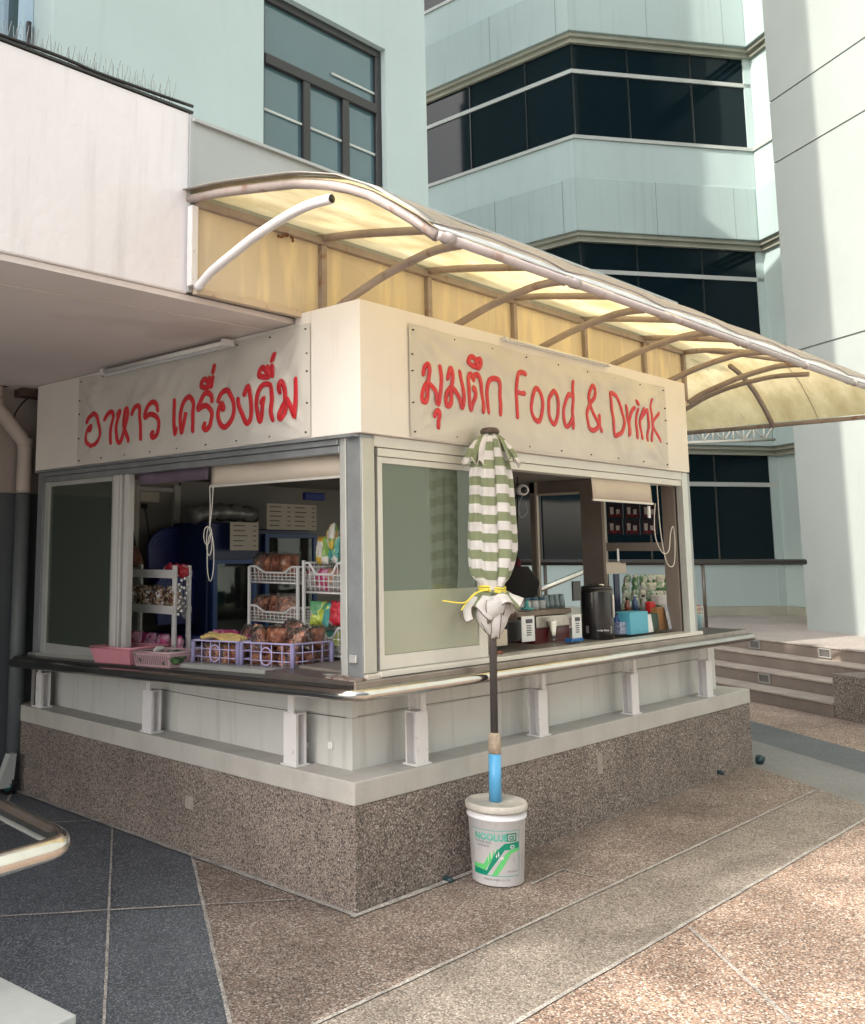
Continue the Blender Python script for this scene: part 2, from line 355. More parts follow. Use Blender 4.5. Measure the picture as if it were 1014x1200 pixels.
# ================================================================ TOWER (right)
NT = Vector((math.cos(R(146.5)), math.sin(R(146.5)), 0)); DT = Vector((math.cos(R(56.5)), math.sin(R(56.5)), 0))
T0 = at(947, 738, 'z', .56); tw = thing('tower_block', 'tall blank pale tower wall with thin diagonal looking grooves right of the steps', 'tower', (T0.x, T0.y, .56))
tb = MB()
def tbx(mb, d0, d1, n0, n1, z0, z1, mi=0):
    P = [T0+DT*d0+NT*n0, T0+DT*d1+NT*n0, T0+DT*d1+NT*n1, T0+DT*d0+NT*n1]
    mb.prism([(p.x, p.y, z0) for p in P], 0, (0, 0, z1-z0), mi)
grz = []
for gp in ((957, 82.6), (960, 161), (972, 400)):
    q = at(*gp, NT, NT.dot(T0)); grz.append(q.z)
grz.sort(); zz = .56
for g in grz+[26.]:
    tbx(tb, -16, 0, -7, 0, zz, g-.012); 
    if g < 26: tbx(tb, -16, -.02, -7, -.025, g-.012, g+.012)
    zz = g+.012
tb.build('wall', TOWER, tw)

# ================================================================ FAR BUILDING
FB = thing('office_building', 'pale green office block with bands of dark glass behind the kiosk', 'building', (11, 5, .56))
AB = R(-33.5); DF = Vector((math.cos(AB), math.sin(AB), 0)); NF = Vector((-math.sin(AB), math.cos(AB), 0))*-1   # NF faces the camera
FO = Vector((11.0, 4.95, 0)); CONC_C = 3.42      # fold and length of the facet that recedes to the right
D3 = Vector((math.cos(R(236.5)), math.sin(R(236.5)), 0)); N3 = Vector((math.cos(R(146.5)), math.sin(R(146.5)), 0))
CC = FO+DF*CONC_C
# plan outline of a face pushed outwards by o: left facet (plane x = 11-o) -> fold -> concave corner -> third facet
def line_x(p, d, q, e):
    den = d.x*e.y-d.y*e.x; t = ((q.x-p.x)*e.y-(q.y-p.y)*e.x)/den; return p+d*t
def plan(o):
    A = FO+Vector((-o, 0, 0)); B = FO+NF*o; C = CC+N3*o
    f = line_x(A, YN, B, DF); c = line_x(B, DF, C, D3)
    return [Vector((11-o, 22, 0)), f, c, c+D3*6]
def band(mb, z0, z1, o, th=.3, mi=0, nf=3):
    P = plan(o); Q = plan(o-th)
    for i in range(nf):
        a, b, c, d = P[i], P[i+1], Q[i+1], Q[i]
        mb.prism([(p.x, p.y, z0) for p in (a, b, c, d)], 0, (0, 0, z1-z0), mi)
wallm, panm, trm, glm, mulm, silm = MB(), MB(), MB(), MB(), MB(), MB()
FH = 3.545
for fl in range(-1, 4):
    s = 6.87+FH*fl                      # underside of the projecting slab
    band(panm, s, s+.93, .20, .55)      # projecting parapet panel
    band(wallm, s+.93, s+1.62, .15, .5)  # plain wall over it
    band(silm, s+1.62, s+1.68, .18, .5)
    band(trm, s-.06, s-.002, .14, .4)
    band(trm, s-.14, s-.062, .07, .3)
    band(glm, s+1.68 if fl < 3 else s+1.68, s+FH-.14, 0, .06, nf=2)
    band(mulm, s+1.68+1.19, s+1.68+1.26, .03, .05, nf=2)
band(wallm, .7, 1.385, .02, .4); band(silm, 1.385, 1.45, .06, .4)
band(glm, 1.45, 3.20, 0, .06, nf=2); band(mulm, 2.66, 2.73, .03, .05, nf=2)
band(trm, .56, .7, .04, .3)
# vertical joints of the glass and of the panels
def on_facet(i, t, o):
    P = plan(o); return P[i]+(P[i+1]-P[i]).normalized()*t
vm = MB(); pj = MB()
for fl in range(-2, 4):
    s = 6.87+FH*fl
    for (i, t) in [(1, .03), (1, 1.05), (1, 2.25), (0, -.9), (0, -2.1), (0, -3.3), (0, -4.5)]:
        b = plan(.01)[1] if i == 0 else plan(.01)[1]
        q = b+(DF*t if i == 1 else YN*(-t)); 
        vm.box(q.x-.012, q.x+.012, q.y-.012, q.y+.012, s+1.68 if fl > -2 else 1.45, s+FH-.14)
    if fl > -2:
        for (i, t) in [(1, 1.45), (1, 2.9), (0, -1.6), (0, -3.2), (0, -.25)]:
            q = plan(.200)[1]+(DF*t if i == 1 else YN*(-t)); pj.box(q.x-.004, q.x+.004, q.y-.004, q.y+.004, s+.01, s+.92)
split_build(wallm, 'wall', PALE, FB, bevel=.01); split_build(panm, 'parapet_panel', PALE2, FB, bevel=.012); split_build(trm, 'trim', OLIVE, FB)
split_build(glm, 'window', BLACKG, FB); split_build(mulm, 'transom', SILL, FB); split_build(silm, 'window_sill', SILL, FB); split_build(vm, 'mullion', mat('thin_black_mullion', (.008, .012, .014), .3), FB); split_build(pj, 'panel_joint', mat('joint_sealant', (.24, .29, .28), .8), FB)
# core behind the glass so that nothing is hollow
core = MB(); P = plan(-.45)
core.prism([(p.x, p.y, .6) for p in P+[Vector((30, 0, 0)), Vector((30, 22, 0))]], 0, (0, 0, 20), 0); core.build('core', mat('dark_interior', (.01, .012, .012), .9), FB)
# side wall and pier in the inner corner, one pair per floor
for fl in range(-1, 3):
    s = 6.87+FH*fl; zt, zb = s+FH-.14, s+.93+.69
    mw = MB(); mw.prism([(p.x, p.y, zb) for p in (CC-N3*.3, CC+N3*.01, CC+N3*.01+D3*6, CC-N3*.3+D3*6)], 0, (0, 0, zt-zb)); mw.build('side_wall', PALE, FB)
    pl_ = MB()
    pl_.prism([(p.x, p.y, zb) for p in (CC-DF*.15+NF*.03, CC-DF*.15-NF*.3, CC+DF*.3-NF*.3, CC+DF*.3+NF*.03)], 0, (0, 0, zt-zb)); pl_.build('pier', PALE, FB)
pw = MB(); pw.prism([(p.x, p.y, .56) for p in (CC-DF*.17+NF*.03, CC-DF*.17-NF*.3, CC+DF*.3-NF*.3, CC+DF*.3+NF*.01)], 0, (0, 0, 2.75)); pw.build('pier', PALE, FB)
pw = MB(); pw.prism([(p.x, p.y, .56) for p in (CC-N3*.3, CC+N3*.012, CC+N3*.012+D3*5, CC-N3*.3+D3*5)], 0, (0, 0, 2.75)); pw.build('side_wall', PALE, FB)

# ================================================================ LEFT BUILDING (upper storeys) and the slab in front of it
LB = thing('rendered_building', 'pale rendered upper storey with dark framed window over the white canopy slab', 'building', (2, 3, 3.6))
lw = MB()
x0, x1, YL = .02, 4.48, 3.0
wx0, wx1, wz0, wz1 = at(309, 100, 'y', YL).x, at(453, 150, 'y', YL).x, 4.0, 6.72
TOPZ = 13.8
lw.box(x0, wx0, YL, YL+9, 3.0, TOPZ); lw.box(wx1, x1, YL, YL+9, 3.0, TOPZ); lw.box(wx0, wx1, YL, YL+9, wz1, TOPZ); lw.box(wx0, wx1, YL, YL+9, 3.0, wz0)
lw.build('wall', PALE, LB)
box(3.4, 4.47, YL+2.4, YL+8.9, TOPZ, 22).build('sun_block_rear', PALE, LB)  # unseen block added to cast shade on the office facade
box(.03, 4.0, YL+.01, YL+1.2, TOPZ, 20).build('sun_block_front', PALE, LB)  # unseen block added to cast the straight shadow edge on the tower
box(-9.4, -2.2, YL+.01, YL+8, 3.0, 9.2).build('sun_block_west', PALE, LB)  # unseen block added to keep sun off this building's side wall
box(wx0, wx1, YL+.35, YL+.6, wz0, wz1).build('room', mat('blind_backing', (.16, .25, .27), .7, var=.1), LB)
box(-2.19, x0-.01, YL+2.6, YL+8, 3.0, 9.2).build('recessed_wall', PALE2, LB)
wf = MB(); yw = YL+.06; th = .085
wf.box(wx0, wx1, yw, yw+.1, wz1-th, wz1); wf.box(wx0, wx0+th*.8, yw, yw+.1, wz0, wz1-th); wf.box(wx1-th, wx1, yw, yw+.1, wz0, wz1-th)
tz = at(420, 118, 'y', yw).z
wf.box(wx0+th*.8, wx1-th, yw-.01, yw+.1, tz-.05, tz+.05)
for px in (360, 406): x = at(px, 150, 'y', yw).x; wf.box(x-.045, x+.045, yw-.005, yw+.1, wz0, tz-.05)
wfo = wf.build('window', DFRAME, LB, bevel=.008)
box(wx0+.01, wx1-.01, yw+.04, yw+.05, wz0, wz1-.02).build('pane', mat('tinted_office_glass', (.07, .135, .155), .06, spec=.8, var=.1, vs=.5), wfo)
sh = MB()  # pale bars imitating ceiling light reflections in the window
for (z_, a_, b_) in ((at(380, 156, 'y', yw).z, 0, 1), (at(420, 100, 'y', yw).z, .55, 1)): sh.box(wx0+.05+(wx1-wx0)*a_, wx0-.05+(wx1-wx0)*b_, yw+.020, yw+.035, z_, z_+.022)
sh.build('reflection_bar', SILL, wfo)
# recessed strip window far left
rw = MB()
ye0, ye1 = at(27, 20, 'x', -.03).y, YL+2.5
for px in (29, 5): y_ = at(px, 20, 'x', -.03).y; rw.box(-.06, .015, y_-.05, y_+.05, 3.66, 13.0)
rw.box(-.05, .015, at(29, 20, 'x', -.03).y+.05, ye1, 3.66, 3.74)
rwo = rw.build('window', mat('blue_white_frame', (.45, .58, .66), .5, var=.05), LB)
box(-.02, .01, at(27, 20, 'x', -.03).y, ye1, 3.75, 13.0).build('pane', TEALG, rwo)
cond = MB(); c0 = at(34, 26, 'x', -.03); cond.tube([c0, c0+Vector((0, 0, -.5)), c0+Vector((0, -.03, -1.0)), c0+Vector((0, -.03, -1.9))], .02, 8); cond.build('service_cable', DFRAME, LB)

YB = .352
SLB = thing('canopy_slab', 'white rendered projecting slab with pinkish soffit at upper left', 'building', (-3, YB, 2.76))
sb = MB(); sb.box(-9.5, -.715, YB, YL+2.2, 2.775, 3.65); sb.build('fascia_beam', WHITEP, SLB, bevel=.008)
box(-.715, 4.33, YB+.04, YL, 2.775, 3.58).build('roof', FLASH, SLB)
box(-9.5, 4.3, YB+.015, 5.2, 2.745, 2.772).build('soffit', SOFFIT, SLB)
sl_ = MB()
for (a, b) in (((0, 333), (365, 395)), ((0, 452), (30, 458))):
    A, B = at(*a, 'z', 2.743), at(*b, 'z', 2.743); d = (B-A).normalized(); n = Vector((-d.y, d.x, 0))*.008
    sl_.add([A+n, B+n, B-n, A-n, A+n+Vector((0, 0, -.003)), B+n+Vector((0, 0, -.003)), B-n+Vector((0, 0, -.003)), A-n+Vector((0, 0, -.003))], [(0, 1, 2, 3), (4, 5, 6, 7), (0, 1, 5, 4), (2, 3, 7, 6)])
sl_.build('soffit_joint', mat('joint_pale', (.74, .67, .62), .8, var=.05), SLB)
fl = MB(); fl.box(-9.5, -.70, YB-.006, YB+.25, 3.652, 3.664); fl.tube(smooth_path([(-3.5, YB+.02, 3.672), (-2.2, YB+.02, 3.674), (-1.45, YB+.01, 3.686), (-1.2, YB+.01, 3.68), (-.7, YB, 3.69)], 6), .008, 8)
fl.build('edge_flashing', BLACK, SLB)
# lap of grey sheet metal running on above the canopy
gu = MB(); gu.box(-.705, 4.30, YB-.01, YB+.03, 3.20, 3.605); gu.box(-.712, 4.31, YB-.03, YB+.05, 3.606, 3.622); gu.box(-.722, -.70, YB-.014, YB-.001, 2.78, 3.64)
gu.build('upstand', FLASH, SLB)
box(4.302, 4.36, YB-.03, YB+.04, 3.50, 3.58).build('end_bracket', WMETAL, SLB)
sp = thing('bird_spikes', 'row of thin wire bird spikes on the edge of the white slab', 'bird spikes', (-1.1, YB+.12, 3.67))
sm_ = MB(); x = at(63, 60, 'y', YB+.1).x
xe_ = -.76; x = -1.62
while x < xe_:
    for (dx, dy) in ((-.025, -.03), (.025, .03), (.0, -.05), (.012, .045)):
        h = random.uniform(.10, .15); sm_.tube([(x, YB+.10, 3.672), (x+dx+random.uniform(-.01, .01), YB+.10+dy, 3.672+h)], .0016, 5)
    x += .045
split_build(sm_, 'spike', mat('spike_wire', (.22, .23, .22), .4, metal=.6), sp); box(-1.64, -.75, YB+.085, YB+.115, 3.671, 3.678).build('base_rail', SILL, sp)

# wall below the slab at far left with two-tone paint
bw = thing('service_wall', 'beige wall with dark grey lower half behind the downpipe', 'wall', (-2, 3.2, 0))
box(-9.5, 3.3, 3.20, 3.45, 2.006, 2.745).build('upper_paint', BEIGEWALL, bw); box(-9.5, 3.3, 3.195, 3.45, 0, 2.004).build('dado', GREYWALL, bw)
dp = thing('downpipe', 'pale plastic downpipe with an offset bend on the beige wall, lower half grey', 'pipe', (0.0, 3.1, 0))
X1 = at(30, 560, 'y', 3.1).x; X0 = at(0, 455, 'y', 3.1).x-.02; yp = 3.125
MB().tube(smooth_path([(X0, yp, 2.74), (X0, yp, 2.63), (X0+.01, yp, 2.60), (X1-.02, yp, 2.38), (X1, yp, 2.33), (X1, yp, 2.006)], 6), .052, 16).build('upper_pipe', PIPEU, dp)
MB().tube([(X1, yp, 2.004), (X1, yp, .02)], .052, 16).build('lower_pipe', PIPEL, dp)
cl = MB()
for z_ in (2.63, 2.36): cl.lathe([(.056, z_-.03), (.056, z_+.03)], X0 if z_ > 2.5 else X1, yp, 16)
cl.build('collar', PIPEU, dp)
jb = thing('junction_box', 'rusty electrical junction box with a dangling black cable under the soffit', 'electrical box', (.04, 3.16, 2.66))
q = at(36, 455, 'y', 3.14)
j = MB(); j.box(q.x-.10, q.x+.10, 3.07, 3.19, q.z-.07, q.z+.08); j.tube([(q.x, 3.07, q.z), (q.x, 3.05, q.z)], .04, 12); j.build('box', mat('rusty_box', (.10, .06, .045), .7, var=.3, vs=30, bump=.5), jb)
MB().tube(smooth_path([(q.x-.10, 3.1, q.z+.02), (q.x-.25, 3.12, q.z-.01), (q.x-.42, 3.13, q.z-.05)], 5), .018, 8).build('conduit', BLACK, jb)
MB().tube(smooth_path([(q.x-.02, 3.1, q.z-.06), (q.x-.09, 3.1, q.z-.13), (q.x-.14, 3.1, q.z-.22), (q.x-.12, 3.1, q.z-.30)], 5), .006, 6).build('cable', BLACK, jb)
cw = thing('caster_wheel', 'dark caster wheel of a stored trolley by the grey wall', 'wheel', at(10, 930, 'z', 0))
q = at(9, 928, 'y', 3.05); MB().tube([(q.x-.02, 3.02, .055), (q.x+.02, 3.06, .055)], .055, 18).build('tyre', BLACK, cw); MB().tube([(q.x-.025, 3.015, .055), (q.x+.026, 3.066, .055)], .03, 14).build('hub', mat('green_hub', (.02, .12, .12), .4), cw)
MB().prism([(q.x-.10, 3.0, .05), (q.x+.01, 3.0, .05), (q.x+.03, 3.0, .26), (q.x-.02, 3.0, .26)], 0, (0, .06, 0)).build('fork', SILL, cw)
# ================================================================ KIOSK
KI = thing('kiosk', 'corner food and drink kiosk on a pebbledash plinth with sliding windows and a counter rail', 'kiosk', (0, 0, 0))
XR, YLf = 3.42, 2.95
LT = .035                                    # the left counter drops a little along its length
def lz(y): return -LT*max(y, 0)
pm = MB(); 
pm.prism([(0, 0, -.1), (4.42, 0, -.1), (4.42, 3.2, -.1), (0, 3.2, -.1)], 0, (0, 0, .555)); pm.build('plinth', PLINTH, KI, bevel=.004)
cp = MB(); cp.prism([(-.006, -.006, .456), (4.43, -.006, .456), (4.43, 3.19, .456), (-.006, 3.19, .456)], 0, (0, 0, .105)); cp.build('plinth_cap', CAP, KI, bevel=.006)
lw = MB(); lw.box(.164, 4.236, .164, 3.15, .5605, .80); lw.box(.167, 4.233, .167, 3.15, .80, .806); lw.box(.163, 4.236, .163, 3.15, .806, .95)
cs_ = MB(); cs_.tube([(x, .161, .806+.003*math.sin(x*3)) for x in [.2+.2*i for i in range(20)]], .0022, 5); cs_.build('cladding_seam', mat('pale_seam', (.33, .32, .29), .8), KI)
lw.build('lower_wall', WALLP, KI, bevel=.002)
crk = MB()
crk.tube([(.162, y, .808-.012*math.sin(y*1.7)-.025*y*.5) for y in [.2+.1*i for i in range(16)]], .0025, 5); crk.build('cladding_seam', mat('dark_seam', (.16, .15, .14), .8), KI)
fa = MB(); fa.box(-.03, XR, -.09, .35, 2.15, 2.79); fa.box(-.03, XR, .35, YLf, 2.15, 2.742); fa.build('fascia', CREAM, KI, bevel=.003)
fa = MB(); fa.box(-.033, .05, -.05, YLf, 2.135, 2.149); fa.build('fascia_edge', ALUG, KI)
# corner posts
cp_ = MB(); cp_.box(.004, .0935, -.058, .032, .985, 2.148); cp_.build('corner_post', ALUG, KI, bevel=.003)
c2 = MB(); c2.box(.006, .09, -.066, -.0585, 1.045, 2.13); c2.build('post_cover', mat('greenish_cream_metal', (.50, .50, .43), .45, metal=.2, var=.06), KI, bevel=.002)
c3 = MB(); c3.box(-.004, .06, .0335, .054, .99, 2.148); c3.box(.002, .06, .056, .078, .99, 2.148); c3.build('window_jamb', ALU, KI, bevel=.002)
box(-.012, .002, -.028, .018, 1.09, 1.125).build('lock_plate', ALU, KI, bevel=.003)
c4 = MB(); c4.box(.012, .10, -.078, -.05, .985, 1.04); c4.build('post_foot', mat('cream_metal', (.60, .55, .47), .45, var=.05), KI, bevel=.003)
cR = MB(); cR.box(3.36, 3.44, -.062, -.012, 1.02, 2.148); cR.build('end_post', ALU, KI, bevel=.003)
cR = MB(); cR.box(3.445, 3.50, -.05, .03, 1.0, 2.148); cR.build('end_post_return', ALUG, KI, bevel=.003)
# head frames
hd = MB(); hd.box(.096, 3.36, -.060, .03, 2.095, 2.148); hd.box(.130, 3.36, -.052, .03, 2.052, 2.093); hd.build('head_frame', ALUL, KI, bevel=.003)
hl = MB(); hl.box(-.012, .05, .080, 2.9, 2.105, 2.134); hl.box(.0, .05, .080, 2.9, 2.066, 2.103); hl.build('head_frame', ALUG, KI, bevel=.003)
# counter: right and left
ct = MB(); ct.box(.10, 3.50, -.085, .02, 1.022, 1.046); ct.build('window_sill', ALUL, KI, bevel=.003)
cs = MB(); cs.box(-.10, 4.20, -.105, .5, .965, 1.020); cs.build('counter', STEELD, KI, bevel=.006)
inn = MB(); inn.box(.10, 3.44, .022, .62, 1.0205, 1.032); inn.build('worktop', mat('worktop_laminate', (.20, .18, .16), .4, var=.15, vs=6), KI)
cl = MB(); n = 12
for (za, zb, xa, xb, mi) in ((.965, 1.004, -.105, -.0, 0), (.965, 1.0205, -.0, .62, 1)):
    P = []
    cl.add([(xa, .502 if xa >= 0 else -.09, za+lz(.0)), (xb, .502 if xa >= 0 else -.09, za), (xb, 3.02, za+lz(3.02)), (xa, 3.02, za+lz(3.02)),
            (xa, .502 if xa >= 0 else -.09, zb), (xb, .502 if xa >= 0 else -.09, zb), (xb, 3.02, zb+lz(3.02)), (xa, 3.02, zb+lz(3.02))],
           [(0, 1, 2, 3), (4, 5, 6, 7), (0, 1, 5, 4), (1, 2, 6, 5), (2, 3, 7, 6), (3, 0, 4, 7)], mi)
cl.build('counter', [STEELK, mat('light_grey_counter', (.30, .30, .30), .4, metal=.3, var=.08)], KI)
ww = MB()
ww.add([(-.008, .09, 1.003), (.05, .09, 1.003), (.05, 2.9, 1.003+lz(2.9)), (-.008, 2.9, 1.003+lz(2.9)), (-.008, .09, 1.024), (.05, .09, 1.024), (.05, 2.9, 1.024+lz(2.9)), (-.008, 2.9, 1.024+lz(2.9))],
       [(0, 1, 2, 3), (4, 5, 6, 7), (0, 1, 5, 4), (1, 2, 6, 5), (2, 3, 7, 6), (3, 0, 4, 7)])
ww.build('window_sill', ALU, KI)
box(-.10, -.015, -.10, .09, 1.0205, 1.03).build('rusty_corner_plate', mat('rusty_plate', (.28, .24, .22), .6, metal=.3, var=.1, dirt=((.14, .05, .03), (1, 1, 1), 40, .5, .6, .9)), KI)
# hand rail round the counter
hr = MB()
pts = [(4.22, -.125, .965), (2.0, -.125, .965), (.02, -.125, .965), (-.07, -.118, .964), (-.105, -.085, .963), (-.118, -.02, .962), (-.12, .1, .960), (-.12, 1.5, .960+lz(1.5)), (-.12, 3.0, .960+lz(3.0))]
hr.tube(pts, .029, 16); hr.build('handrail', STEEL, KI)
hb = MB()
for x in (.5, 1.6, 2.67, 3.78): hb.tube([(x+.02, -.12, .95), (x+.02, -.04, .93), (x+.02, .05, .92)], .010, 8)
split_build(hb, 'rail_arm', STEEL, KI)
def bracket(cx, cy, side):
    b = MB(); z0, z1 = .562, .81+(lz(cy) if side == 'L' else 0)*.3; h = .045
    if side == 'R':
        b.box(cx-h, cx+h, cy-.035, cy-.027, z0+.008, z1); b.box(cx-h, cx+h, cy+.027, cy+.035, z0+.008, z1); b.box(cx+.01, cx+.018, cy-.027, cy+.027, z0+.008, z1)
        b.box(cx-h-.012, cx+h+.012, cy-.045, cy+.045, z0, z0+.008); b.box(cx-h, cx+h, cy-.035, cy+.035, z1+.0005, z1+.007)
        b.box(cx+.005, cx+.04, cy-.03, cy-.02, z1+.0075, .97); b.box(cx-.01, cx+.06, cy+.03, cy+.04, z1+.0075, .97)
    else:
        b.box(cx-.035, cx-.027, cy-h, cy+h, z0+.008, z1); b.box(cx+.027, cx+.035, cy-h, cy+h, z0+.008, z1); b.box(cx-.027, cx+.027, cy-.004, cy+.004, z0+.008, z1)
        b.box(cx-.027, cx-.02, cy-h+.0, cy-h+.02, z0+.008, z1)
        b.box(cx-.045, cx+.045, cy-h-.012, cy+h+.012, z0, z0+.008); b.box(cx-.035, cx+.035, cy-h, cy+h, z1+.0005, z1+.007)
        b.box(cx-.03, cx-.02, cy-.02, cy+.02, z1+.0075, .97+lz(cy))
    return b.build('bracket', WMETAL, KI)
for x in (.51, 1.60, 2.68, 3.79): bracket(x, .05, 'R')
for y in (.445, 1.645, 2.90): bracket(.055, y, 'L')
for (p0, p1) in (((361, 874), (385, 872)), ):
    a, b = at(*p0, 'x', .155), at(*p1, 'x', .155); MB().box(.150, .163, b.y-.03, b.y, b.z-.02, b.z+.012).box(.150, .163, a.y, a.y+.03, a.z-.008, a.z+.016).build('tape_patch', WPL, KI)
pt = MB()
for p in ((222, 940), (703, 893)):
    if p[0] < 400: q = at(*p, 'x', 0); pt.box(-.002, .0, q.y-.035, q.y+.035, q.z-.035, q.z+.03)
    else: q = at(*p, 'y', 0); pt.box(q.x-.03, q.x+.03, -.002, 0, q.z-.07, q.z+.05)
split_build(pt, 'pale_patch', mat('pale_stain', (.34, .30, .26), .8, var=.15, vs=30), KI)
bt = MB()
for p in ((523, 1030), (843, 905), (889, 890)):
    q = at(*p, 'y', -.01); bt.tube([(q.x, .0, q.z), (q.x, -.03, q.z), (q.x, -.045, q.z-.006)], .014 if p[0] < 850 else .035, 10)
split_build(bt, 'drain_stub', mat('black_teal_rubber', (.02, .05, .06), .4), KI)
# interior shell: floor, north wall, ceiling
box(.165, 3.40, .165, 2.95, .5605, .60).build('interior_floor', mat('interior_floor', (.12, .11, .10), .6), KI)
iw = MB(); iw.box(.02, 3.42, 2.93, 2.99, .56, 2.148); iw.build('interior_wall', INWALL, KI)
box(.06, 3.40, .04, 2.92, 2.140, 2.149).build('interior_ceiling', mat('interior_ceiling', (.22, .20, .18), .7, var=.06), KI)
# east side: posts, rails, dado and the glass of the far window
FR = mat('brown_grey_window_profile', (.24, .20, .17), .45, metal=.3, var=.08)
FRL = mat('cream_window_profile', (.52, .46, .38), .45, metal=.15, var=.05)
ew = MB(); ew.box(3.36, 3.42, .0, .10, 1.03, 2.14); ew.box(3.36, 3.42, .56, .74, 1.03, 2.14); ew.box(3.37, 3.41, 1.13, 1.19, 1.03, 2.14); ew.box(3.37, 3.42, 2.5, 2.93, .95, 2.14)
ew.box(3.37, 3.41, .101, .559, 1.60, 1.66); ew.box(3.37, 3.41, .742, 2.5, 2.05, 2.14); split_build(ew, 'east_frame', FR, KI, bevel=.004)
e2 = MB(); e2.box(3.352, 3.36, .54, .565, 1.03, 2.14); e2.box(3.355, 3.37, 1.115, 1.135, 1.03, 2.14); e2.box(3.355, 3.37, .745, 1.11, 2.03, 2.05); split_build(e2, 'window_trim', FRL, KI, bevel=.002)
box(3.37, 3.42, .17, 2.95, .5605, 1.018).build('east_dado', mat('east_dado_grey', (.28, .29, .29), .6), KI)
# sliding windows
def sliding(name, ax, a0, a1, z0, z1, off, m_f, m_g, lab, low=None, m_low=None, tilt=0, st=.03):
    t = MB(); t2 = MB()
    def bb(mb, u0, u1, w0, w1, o0, o1):
        if ax == 'y': mb.box(u0, u1, off+o0, off+o1, w0, w1)
        else:
            mb.add([(off+o, u, w_+(tilt*u if w_ <= z0+.08 else 0)) for w_ in (w0, w1) for u in (u0, u1) for o in (o0, o1)],
                   [(0, 1, 3, 2), (4, 5, 7, 6), (0, 1, 5, 4), (2, 3, 7, 6), (0, 2, 6, 4), (1, 3, 7, 5)])
    bb(t, a0, a0+st, z0, z1, 0, .03); bb(t, a1-st*2, a1, z0, z1, 0, .03); bb(t, a0+st, a1-st*2, z0, z0+.065, .002, .028); bb(t, a0+st, a1-st*2, z1-.03, z1, .002, .028)
    o = t.build('sliding_window', m_f, KI, bevel=.002); tag(o, lab)
    bb(t2, a0+st-.003, a1-st*2+.003, z0+.06, z1-.028, .012, .017); t2.build('pane', m_g, o)
    if low:
        t3 = MB(); bb(t3, a0+st+.002, a1-st*2-.002, z0+.067, low, .0095, .0115); t3.build('frosted_film', m_low, o)
    return o
def glassmat(name, tint, dens, rough=.03):
    m = bpy.data.materials.new(name); m.use_nodes = True; N = m.node_tree; L = N.links; N.nodes.remove(N.nodes['Principled BSDF']); out = N.nodes['Material Output']
    tr = N.nodes.new('ShaderNodeBsdfTransparent'); tr.inputs[0].default_value = (*tint, 1)
    gl = N.nodes.new('ShaderNodeBsdfGlossy'); gl.inputs['Roughness'].default_value = rough; gl.inputs[0].default_value = (.9, .95, .92, 1)
    df = N.nodes.new('ShaderNodeBsdfDiffuse'); df.inputs[0].default_value = (tint[0]*.55, tint[1]*.6, tint[2]*.55, 1)
    fr = N.nodes.new('ShaderNodeFresnel'); fr.inputs[0].default_value = 1.6
    m1 = N.nodes.new('ShaderNodeMixShader'); m1.inputs[0].default_value = dens; L.new(tr.outputs[0], m1.inputs[1]); L.new(df.outputs[0], m1.inputs[2])
    m2 = N.nodes.new('ShaderNodeMixShader'); L.new(fr.outputs[0], m2.inputs[0]); L.new(m1.outputs[0], m2.inputs[1]); L.new(gl.outputs[0], m2.inputs[2]); L.new(m2.outputs[0], out.inputs[0])
    return m
GREENG = glassmat('greenish_glass', (.55, .62, .50), .42, .04)
FILM = mat('frosted_green_film', (.38, .40, .30), .4, var=.03, coat=.2)
DARKG = glassmat('dark_tinted_glass', (.36, .40, .35), .24, .04)
CLEARG = glassmat('clear_glass', (.80, .84, .82), .03)
sliding('w', 'y', .135, 1.0, 1.048, 2.05, -.045, ALUL, GREENG, 'pale framed sliding window with frosted lower film', low=1.41, m_low=FILM, st=.035)
sliding('w', 'x', 2.02, 2.88, .955, 2.066, .012, ALU, DARKG, 'dark tinted sliding window at the left end', tilt=-LT*.3, st=.03)
mm = MB(); mm.box(-.003, .05, 1.955, 2.01, .96, 2.066); mm.box(.002, .05, 1.93, 1.95, .96, 2.066); mm.box(.006, .05, 1.86, 1.905, .965, 2.066); split_build(mm, 'mullion', mat('white_mullion', (.55, .54, .51), .4, var=.05), KI, bevel=.002)
lj = MB(); lj.box(.0, .05, 2.885, 2.95, .93, 2.135); lj.box(.008, .05, 2.87, 2.884, .93, 2.066); lj.build('window_jamb', ALUG, KI, bevel=.002)
